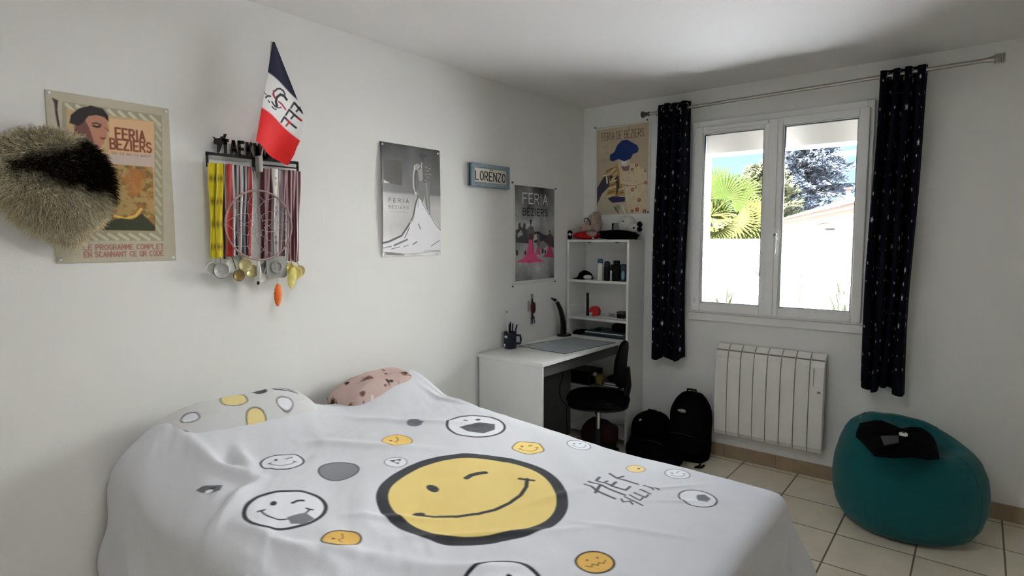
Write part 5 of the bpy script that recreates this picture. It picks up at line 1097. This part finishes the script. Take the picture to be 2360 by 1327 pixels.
MB().tube([(x-.05, -.20, SZ+.13), (x-.045, -.21, SZ+.155), (x-.015, -.212, SZ+.158), (x+.008, -.212, SZ+.13), (x+.004, -.214, SZ+.105)], .004, 8).build('seam', mat('brown_seam', (.05, .03, .025), .9, .1), t); MB().blob((x+.01, -.20, SZ+.042), (.046, .028, .022), 20, amp=.2, seed=17).build('foot', M_BEIGF, t); MB().blob((x+.045, -.17, SZ+.09), (.022, .03, .04), 16, amp=.2, seed=18).build('trunk', M_BEIGF, t)
t = thing('cushion', (.10, -.16, SZ), 'red fleece cushion lying under the plush elephant', 'cushion'); MB().blob((.125, -.155, SZ+.030), (.108, .075, .030), 28, amp=.10, sc=2, seed=21, pw=.85, flat_z=-.030).build('cover', M_REDF, t); MB().box((.215, -.228, SZ+.006), (.232, -.226, SZ+.016)).build('tag', M_PAP, t)
t = thing('plush_toy', (.052, -.20, SZ+.0), 'small black and white soft toy at the left corner of the bookcase top', 'soft toy'); x = P(1313, 540, -.21).x
MB().blob((x+.006, -.215, SZ+.052), (.020, .018, .018), 16, amp=.1).build('head', M_BLKF, t); MB().blob((x+.006, -.215, SZ+.020), (.017, .016, .020), 16, amp=.1).build('body', M_BLKF, t); MB().blob((x+.014, -.231, SZ+.040), (.012, .008, .010), 12, amp=.2).build('muzzle', M_WHF, t)
t = thing('plush_ball', (.085, -.10, SZ+.03), 'pale pink plush ball half hidden behind the red cushion', 'soft toy'); MB().blob((.088, -.13, SZ+.085), (.032, .03, .032), 18, amp=.08, seed=3).build('body', mat('pink_plush', (.50, .34, .30), .95, .1, 20, .4, 100, spec=.05), t); MB().blob((.088, -.158, SZ+.09), (.004, .003, .004), 8).build('eye', M_BLACK, t)
# ---- lower shelf (seen under the desk)
t = thing('shoe_box', (.15, -.13, S4), 'black box on the low shelf behind the chair', 'box'); MB().box((.04, -.232, S4), (.205, -.03, S4+.085), 0, .01).build('body', M_BLACK, t); MB().box((.037, -.235, S4+.07), (.208, -.027, S4+.10), 0, .01).build('lid', M_BLACK, t)
t = thing('tissue_packet', (.265, -.17, S4), 'crumpled yellow packet on the low shelf behind the chair', 'packet'); MB().blob((.262, -.17, S4+.045), (.036, .045, .045), 18, amp=.25, sc=2.5, seed=31, pw=.8, flat_z=-.045).build('wrapper', mat('yellow_wrapper', (.34, .26, .07), .5, .3, 30), t); MB().blob((.235, -.20, S4+.085), (.018, .014, .016), 12, amp=.3, seed=4).build('tissue', M_PAP, t)
for k in range(3):
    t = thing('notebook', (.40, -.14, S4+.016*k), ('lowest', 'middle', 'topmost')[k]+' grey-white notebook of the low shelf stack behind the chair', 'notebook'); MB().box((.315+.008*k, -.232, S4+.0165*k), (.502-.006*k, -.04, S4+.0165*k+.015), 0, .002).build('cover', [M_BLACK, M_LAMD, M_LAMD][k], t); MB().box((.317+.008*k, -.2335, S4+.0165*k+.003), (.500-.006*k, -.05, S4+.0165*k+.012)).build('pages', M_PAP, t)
t = thing('laptop_sleeve', (.41, -.14, S4+.05), 'black sleeve on the notebooks behind the chair', 'sleeve'); MB().blob((.41, -.14, S4+.070), (.085, .085, .019), 24, amp=.1, seed=4, pw=.7).build('body', M_BLKF, t)
# ---- desk items
t = thing('pen_cup', (.125, -1.055, DZ), 'navy mug full of pens on the near end of the desk', 'mug'); c = onz(1170, 802, DZ); cx, cy_ = c.x+.012, c.y+.012; t.location = (cx, cy_, DZ)
MB().lathe((cx, cy_, DZ), [(.038, 0), (.041, .003), (.041, .100), (.044, .108), (.040, .108), (.036, .100), (.036, .006), (.001, .006)], 28, cap=False).build('mug', M_NAVY, t)
MB().tube([(cx+.030, cy_+.028, DZ+.030), (cx+.044, cy_+.052, DZ+.030), (cx+.046, cy_+.056, DZ+.055), (cx+.044, cy_+.052, DZ+.082), (cx+.030, cy_+.028, DZ+.086)], .0075, 10).build('handle', M_NAVY, t)
def onmug(a, z, r): return MB().blob((cx+.0412*math.cos(a), cy_+.0412*math.sin(a), DZ+z), r, 12, amp=.3, seed=int(z*1000))
for a, z, r in ((math.radians(-92), .080, (.014, .003, .009)), (math.radians(-110), .022, (.008, .003, .010))): onmug(a, z, r).build('print', M_WHP, t)
random.seed(2)
pens = [(-.016, -.012, -.02, .04, .150, M_WHP, .0035), (-.006, .010, .00, .02, .160, M_BLACK, .005), (.004, -.010, .02, .02, .155, M_BLACK, .005), (.014, .006, .05, .05, .152, M_NAVY, .005), (.022, -.004, .24, .25, .150, M_NAVY, .0055), (-.010, .0, .03, -.03, .148, M_BLACK, .004)]
lbls = ['white pen at the left of the mug', 'thick black marker in the mug behind the others', 'black pen in the middle of the mug', 'dark pen leaning right inside the mug', 'navy pen sticking out far to the right of the mug', 'thin black pen in the mug beside the white pen']
for (dx_, dy_, tx, ty, L_, m_, r_), lb in zip(pens, lbls):
    b0 = Vector((cx+dx_*.7, cy_+dy_*.7, DZ+.012)); d = Vector((tx*.7, ty*.7, 1)).normalized(); p_ = thing('pen', b0, lb, 'pen', 'pens in the mug')
    MB().tube([b0, b0+d*(L_-.03)], r_*.8, 8).build('barrel', m_, p_); MB().tube([b0+d*(L_-.03), b0+d*L_], [r_, r_*.85], 8).build('cap', m_, p_)
b0 = Vector((cx-.014, cy_+.004, DZ+.012)); b1 = onx(1168, 721, cx-.008)
p_ = thing('ruler', b0, 'long pale clear rod with a small knob rising from the mug', 'rod', None); MB().tube([b0, b0.lerp(b1, .5), b1], .0045, 10).build('rod', mat('frosted_plastic', (.62, .64, .66), .4, .03), p_); MB().blob(b1+Vector((0, 0, .006)), (.006, .006, .006), 12).build('knob', mat('grey_knob', (.15, .17, .17), .5, .05), p_)
# clear desk pad
q = [onz(1195, 798, DZ), onz(1302, 816, DZ), onz(1419, 790, DZ), onz(1322, 778, DZ)]
m = MB(); m.add([p+Vector((0, 0, .0006)) for p in q]+[p+Vector((0, 0, .0022)) for p in q], [(0,1,2,3),(7,6,5,4),(0,4,5,1),(1,5,6,2),(2,6,7,3),(3,7,4,0)])
t = thing('desk_pad', (.28, -.65, DZ), 'thin pale blue-grey desk pad with a dark edge', 'desk pad'); m.build('sheet', mat('pad_sheet', (.42, .46, .50), .18, .08, 6, spec=.6), t)
m = MB()
for a, b in zip(q, q[1:]+q[:1]): m.tube([a+Vector((0, 0, .0022)), b+Vector((0, 0, .0022))], .0017, 6)
m.build('edge', mat('pad_edge', (.06, .07, .08), .5, .05), t)
# curved black lamp
lb = onz(1300, 773, DZ); t = thing('desk_lamp', (lb.x, lb.y, DZ), 'curved black desk lamp with a thin arched head', 'lamp')
MB().lathe((lb.x+.00, lb.y, DZ), [(.052, 0), (.054, .003), (.050, .009), (.02, .011), (.001, .011)], 26, sx=.95, sy=1.25).build('base', M_BLACK, t)
xp = lb.x; cen = [onx(px, py, xp) for px, py in ((1297, 773), (1298, 760), (1298, 745), (1296, 730), (1292, 714), (1286, 700), (1280, 692), (1272, 687))]; wds = [.034, .036, .033, .030, .025, .019, .013, .005]
m = MB(); rows = []
for i, (c, w_) in enumerate(zip(cen, wds)):
    d = (cen[min(i+1, 7)]-cen[max(i-1, 0)]).normalized(); nrm = Vector((0, -d.z, d.y)); rows.append([c+nrm*w_*math.cos(a)+Vector((.010*math.sin(a), 0, 0)) for a in [2*PI*k/14 for k in range(14)]])
m.grid(rows, wrap=True); m.add(rows[0], [tuple(range(14))]); m.add(rows[-1], [tuple(range(14))]); m.build('arm', mat('glossy_black', (.008, .008, .008), .25, .05, spec=.5), t)
c = cen[5]; MB().obox(cen[6]+Vector((.0, .004, -.006)), (.012, 0, 0), (0, .012, .006), (0, .001, -.002)).build('light_strip', M_WHP, t)
MB().box((lb.x+.02, lb.y-.012, DZ+.010), (lb.x+.034, lb.y+.012, DZ+.0125)).build('touch_button', M_CHR, t)
# keys on the wall
k0 = onx(1223, 678); t = thing('key_ring', (0.012, k0.y, k0.z-.14), 'bunch of keys with a dark red fob hanging on the left wall over the desk', 'keys')
MB().tube([(0, k0.y, k0.z), (.018, k0.y, k0.z-.002), (.02, k0.y, k0.z+.006)], .002, 8).build('hook', M_CHR, t)
MB().tube([(.014, k0.y+.009*math.cos(a), k0.z-.016+.017*math.sin(a)) for a in np.linspace(0, 2*PI, 19)], .0022, 8, caps=False).build('ring', M_DSTEEL, t)
MB().tube([(.014, k0.y, k0.z-.032), (.016, k0.y-.004, k0.z-.06), (.014, k0.y+.002, k0.z-.13), (.014, k0.y+.002, k0.z-.16)], .0055, 8).build('strap', M_BLACK, t)
c = onx(1229, 709, .018); MB().blob(c, (.010, .024, .042), 20, pw=.75).build('fob', mat('dark_red_leather', (.055, .012, .012), .4, .1), t)
c = onx(1219, 703, .010); MB().box((.006, c.y-.008, c.z-.045), (.010, c.y+.008, c.z+.03), 0, .003).build('tag', mat('pinkish_tag', (.40, .33, .33), .6, .05), t)
for dy_, rot_ in ((-.014, .25), (.004, -.05), (.020, -.35)):
    b0 = Vector((.014+abs(dy_)*.2, k0.y+.002+dy_*.3, k0.z-.155)); d = Vector((0, math.sin(rot_)*-1, -math.cos(rot_)));m = MB(); m.lathe((b0+d*.012), [(.011, -.0015), (.012, 0), (.011, .0015)], 14, axis='X'); m.obox(b0+d*.036, d*.018, Vector((0, d.z, -d.y))*.004, (.001, 0, 0)); m.build('key', M_DSTEEL, t)
# cable hanging under the desk
cp = [onx(px, py, .30) for px, py in ((1300, 840), (1297, 865), (1290, 890), (1290, 908), (1295, 922), (1306, 935), (1305, 965), (1308, 1000))]
t = thing('cable', (.30, cp[-1].y, cp[-1].z), 'black cable hanging down below the desk top', 'cable'); cp[0] = Vector((cp[0].x, cp[0].y, DZ-.03)); MB().tube(cp, .0032, 8).build('cord', M_BLACK, t); MB().tube([cp[0]+Vector((0,0,.008)), cp[0]-Vector((0,0,.03))], .006, 8).build('plug', M_BLACK, t)

# ---------------------------------------------------------------- office chair
ch = thing('office_chair', (.64, -.72, 0), 'black swivel office chair pushed in at the desk', 'chair')
cx, cy_ = .560, -.705; HD = math.radians(205)          # the sitter faces the desk
f = Vector((math.cos(HD), math.sin(HD), 0)); sd = Vector((-f.y, f.x, 0)); O = Vector((cx, cy_, 0))
def pad(c, u, v, w_, n=28, pw=.75, amp=.05, seed=1):
    m = MB(); m.blob((0, 0, 0), (1, 1, 1), n, pw=pw, amp=amp, seed=seed); c, u, v, w_ = map(Vector, (c, u, v, w_)); m.v = [tuple(c+u*a+v*b+w_*d) for a, b, d in m.v]; return m
pad(O+Vector((0, 0, .465)), f*.205, sd*.205, (0, 0, .040)).build('seat', M_BLKF, ch)
pad(O+Vector((0, 0, .430)), f*.20, sd*.20, (0, 0, .015)).build('seat_pan', M_BLACK, ch)
bc = O-f*.150+Vector((0, 0, .695)); tl = (Vector((0, 0, 1))-f*.05).normalized()
m = MB(); rows = []
for s_, th in ((1, .032), (-1, .018)):
    r_ = []
for i in range(17):
    t_ = -1+2*i/16; hw = .180*(1-abs(t_)**3.2)**.5; row = []
    for k in range(28):
        a = 2*PI*k/28; xx = math.copysign(abs(math.cos(a))**.8, math.cos(a))*hw; yy = math.sin(a)*.030*(1-abs(t_)**4)**.5
        row.append(bc+sd*xx+tl*(t_*.155)+f*(yy+.10*(xx/.21)**2*.5-.015*t_*t_))
    rows.append(row)
m.grid(rows, wrap=True); m.add(rows[0], [tuple(range(28))]); m.add(rows[-1], [tuple(range(28))]); m.build('backrest', M_BLKF, ch)
MB().tube([bc-f*.03-tl*.02, bc-f*.045-tl*.14, O-f*.17+Vector((0, 0, .435)), O-f*.04+Vector((0, 0, .425))], [.018, .020, .018, .018], 10, flat=1.6).build('back_support', M_BLACK, ch)
MB().lathe(O+Vector((0, 0, .10)), [(.030, 0), (.030, .15), (.026, .16)], 18).lathe(O+Vector((0, 0, .0)), [(.045, .075), (.045, .11), (.032, .12)], 18).build('column_cover', M_BLACK, ch)
MB().lathe(O+Vector((0, 0, .255)), [(.0145, 0), (.0145, .165)], 16).build('gas_lift', M_CHR, ch)
for k in range(5):
    a = 2*PI*k/5+.4; d = Vector((math.cos(a), math.sin(a), 0)); MB().tube([O+d*.03+Vector((0, 0, .095)), O+d*.16+Vector((0, 0, .085)), O+d*.27+Vector((0, 0, .070))], [.026, .020, .015], 10).build('leg', M_BLACK, ch)
    cs = O+d*.27; n = Vector((-d.y, d.x, 0)); m = MB(); m.tube([cs-n*.022+Vector((0, 0, .026)), cs-n*.004+Vector((0, 0, .026))], .026, 18).tube([cs+n*.004+Vector((0, 0, .026)), cs+n*.022+Vector((0, 0, .026))], .026, 18).tube([cs+Vector((0, 0, .026)), cs+Vector((0, 0, .075))], .007, 8); m.build('caster', M_BLACK, ch)
MB().tube([O+sd*.05+Vector((0, 0, .425)), O+sd*.20+Vector((0, 0, .420))], .006, 8).build('lever', M_BLACK, ch)
# red bag on the floor under the desk
c = onz(1405, 975, .18); t = thing('red_bag', (.38, -.37, 0), 'dark red bag on the floor under the desk behind the chair base', 'bag')
MB().blob((.38, -.37, .10), (.13, .09, .10), 28, amp=.12, sc=2, seed=3, pw=.7, flat_z=-.10).build('body', mat('dark_red_bag', (.035, .006, .005), .7, .15, 20), t); MB().tube([(.32, -.40, .18), (.35, -.41, .22), (.41, -.41, .22), (.44, -.40, .18)], .008, 8).build('handle', M_BLACK, t)

# ---------------------------------------------------------------- backpacks by the radiator
def backpack(x, y, w_, d_, h_, label, seed, lean=.0, mark=None, strap=True):
    t = thing('backpack', (x, y, 0), label, 'backpack'); m = MB(); n = 36; rows = []
    from mathutils import noise as mn
    for i in range(25):
        z = i/24; sq = 1 if z < .55 else math.sqrt(max(0, 1-((z-.55)/.45)**2.2)); bt = .88+.12*min(1, z*6); r = []
        for k in range(n):
            a = 2*PI*k/n; c_, s_ = math.cos(a), math.sin(a); X = math.copysign(abs(c_)**.7, c_)*w_/2*sq**.8*bt; Y = math.copysign(abs(s_)**.7, s_)*d_/2*(sq**.6*.9+.1)*bt; N_ = 1+.10*mn.noise(Vector((c_*1.6+seed, s_*1.6, z*4)))
            r.append((x+X*N_, y+Y*N_+lean*z, h_*z*.985+.0))
        rows.append(r)
    m.grid(rows, wrap=True); m.add(rows[0], [tuple(range(n))]); m.add(rows[-1], [tuple(range(n))]); m.build('body', M_BLKF, t)
    fy = y-d_/2
    MB().blob((x, fy-.005, h_*.26), (w_*.38, .045, h_*.20), 24, amp=.08, seed=seed, pw=.7).build('front_pocket', M_BLKF, t)
    MB().tube([(x-w_*.33, fy-.045+.0, h_*.42), (x, fy-.052, h_*.445), (x+w_*.33, fy-.045, h_*.42)], .003, 6).build('zip', M_BLACK, t)
    MB().tube([(x-.035, y+lean, h_*.93), (x-.028, y+lean, h_+.004), (x+.028, y+lean, h_+.004), (x+.035, y+lean, h_*.93)], .008, 8).build('grab_handle', M_BLACK, t)
    if mark:
        mx, mz, mw, mh_ = mark; MB().blob((x+mx, fy-.008+.012, mz), (mw, .012, mh_), 14, amp=.3, seed=seed).build('logo_patch', mat('pale_patch', (.40, .40, .38), .6, .1), t)
    if strap: MB().tube([(x+w_*.40, fy+.02, .05), (x+w_*.46, fy-.03, .012), (x+w_*.40, fy-.07, .008), (x+w_*.52, fy-.06, .010), (x+w_*.54, fy-.01, .012)], .006, 8).build('strap', M_BLKF, t)
    return t
backpack(.965, -.165, .270, .20, .465, 'taller black backpack with a pale patch, against the radiator', 4, .02, (-.02, .345, .030, .012))
backpack(.690, -.190, .270, .22, .275, 'shorter black backpack beside the bookcase', 9, .02, (-.03, .235, .010, .009), False)
t = thing('sports_bag', (.86, -.33, 0), 'low black bag on the floor in front of the two backpacks', 'bag'); MB().blob((.84, -.45, .08), (.19, .10, .08), 28, amp=.15, seed=8, pw=.7, flat_z=-.08).build('body', M_BLKF, t); MB().tube([(.76, -.46, .14), (.80, -.48, .17), (.87, -.48, .17), (.92, -.46, .14)], .008, 8).build('handle', M_BLACK, t)

# ---------------------------------------------------------------- beanbag
M_BEAN = mat('teal_beanbag_fabric', (.0, .092, .098), .8, .04, 6, .06, 200, spec=.25, sheen=.12)
bx, by = 2.215, -.395; bb = thing('beanbag', (bx, by, 0), 'round teal beanbag on the tiles against the window wall', 'beanbag')
prof = [(0, 0), (.16, 0), (.235, .008), (.275, .035), (.305, .09), (.325, .17), (.330, .25), (.322, .33), (.300, .41), (.275, .462), (.250, .495), (.225, .512), (.190, .512), (.150, .487), (.10, .468), (.05, .460), (0, .458)]
from mathutils import noise as mn
n = 96; rows = []; prof2 = []
for (r0, z0), (r1, z1) in zip(prof[:-1], prof[1:]):
    for k in range(4): prof2.append((r0+(r1-r0)*k/4, z0+(z1-z0)*k/4))
prof2.append(prof[-1]); 
for i, (r, z) in enumerate(prof2):
    row = []
    for k in range(n):
        a = 2*PI*k/n; top = max(0, (z-.30)/.2)
        dz = .045*top*math.cos(a-math.radians(150))-.018*top + .010*mn.noise(Vector((math.cos(a)*2, math.sin(a)*2, z*6)))*min(1, z*8)
        rr = r*(1+.035*mn.noise(Vector((math.cos(a)*1.3, math.sin(a)*1.3, z*3+4))))+.006*math.sin(a*3+z*20)*top
        cr = -.012*math.exp(-((z-.36-.03*math.sin(a*2+1))/.012)**2)*max(0, math.cos(a-math.radians(-70)))
        row.append((bx+(rr+cr)*math.cos(a)*1.04, min(by+(rr+cr)*math.sin(a), -.014), max(z+dz, 0)))
    rows.append(row)
m = MB(); m.grid(rows, wrap=True); o = m.build('cover', M_BEAN, bb); ss_ = o.modifiers.new('s', 'SUBSURF'); ss_.levels = ss_.render_levels = 1
sm = MB()
for a in (math.radians(-118), math.radians(-25), math.radians(65), math.radians(155)):
    pts = [Vector(rows[i][int(round(a/(2*PI)*n)) % n]) for i in range(8, 45, 3)]; c_ = Vector((bx, by, 0)); sm.tube([p+(Vector((p.x-bx, p.y-by, 0)).normalized()*.0005) for p in pts], .0022, 6)
sm.build('seam', M_BEAN, bb)
# black jacket in the hollow of the beanbag
jk = thing('jacket', (2.13, -.42, .47), 'black jacket with a round white badge lying in the hollow of the beanbag', 'jacket')
out = [onz(*q, .50) for q in ((1975, 985), (2010, 978), (2060, 990), (2085, 1000), (2140, 1003), (2158, 1020), (2166, 1056), (2140, 1058), (2100, 1052), (2060, 1054), (2015, 1050), (2005, 1038), (1985, 1015), (1972, 1005))]
jx, jy = sum(p.x for p in out)/len(out), sum(p.y for p in out)/len(out)
rows = []
for i in range(13):
    s_ = 1-i/12; row = []
    for k in range(56):
        u = k/56*len(out); a, b = out[int(u) % len(out)], out[(int(u)+1) % len(out)]; p = a.lerp(b, u % 1); x, y = jx+(p.x-jx)*s_, jy+(p.y-jy)*s_
        row.append((x, y, (.502 if y < jy else .506)+.050*math.sqrt(max(0, 1-s_**3))+.028*mn.noise(Vector((x*14, y*14, 2)))*(1-s_**4)-(.006 if i == 0 else 0)))
    rows.append(row)
m = MB(); m.grid(rows, wrap=True); m.add(rows[-1], [tuple(range(56))]); m.add(rows[0], [tuple(range(56))]); m.build('cloth', M_BLKF, jk)
c = onz(2082, 1001, .575); MB().lathe((c.x, c.y, c.z-.004), [(.001, .012), (.015, .012), (.018, .009), (.018, 0)], 20).build('badge', M_WHP, jk); MB().lathe((c.x+.001, c.y, c.z+.0085), [(.006, 0), (.006, .001)], 12).build('badge_print', M_BLACK, jk)
q = [onz(*a, .565) for a in ((2030, 1004), (2070, 1003), (2072, 1018), (2038, 1024))]; MB().add([p+Vector((0, 0, .0)) for p in q]+[p-Vector((0, 0, .006)) for p in q], [(0,1,2,3),(0,4,5,1),(1,5,6,2),(2,6,7,3),(3,7,4,0)]).build('patch', mat('charcoal_patch', (.035, .035, .036), .6, .1), jk)
# fixture added for the fill light above the bed, out of view
clp = thing('added_ceiling_lamp', (1.45, -2.95, 2.38), 'added round white fill lamp above the bed', 'lamp'); MB().lathe((1.45, -2.95, 2.385), [(.27, 0), (.28, .01), (.28, .05), (.10, .115)], 32, cap=False).build('shade', M_WHP, clp)
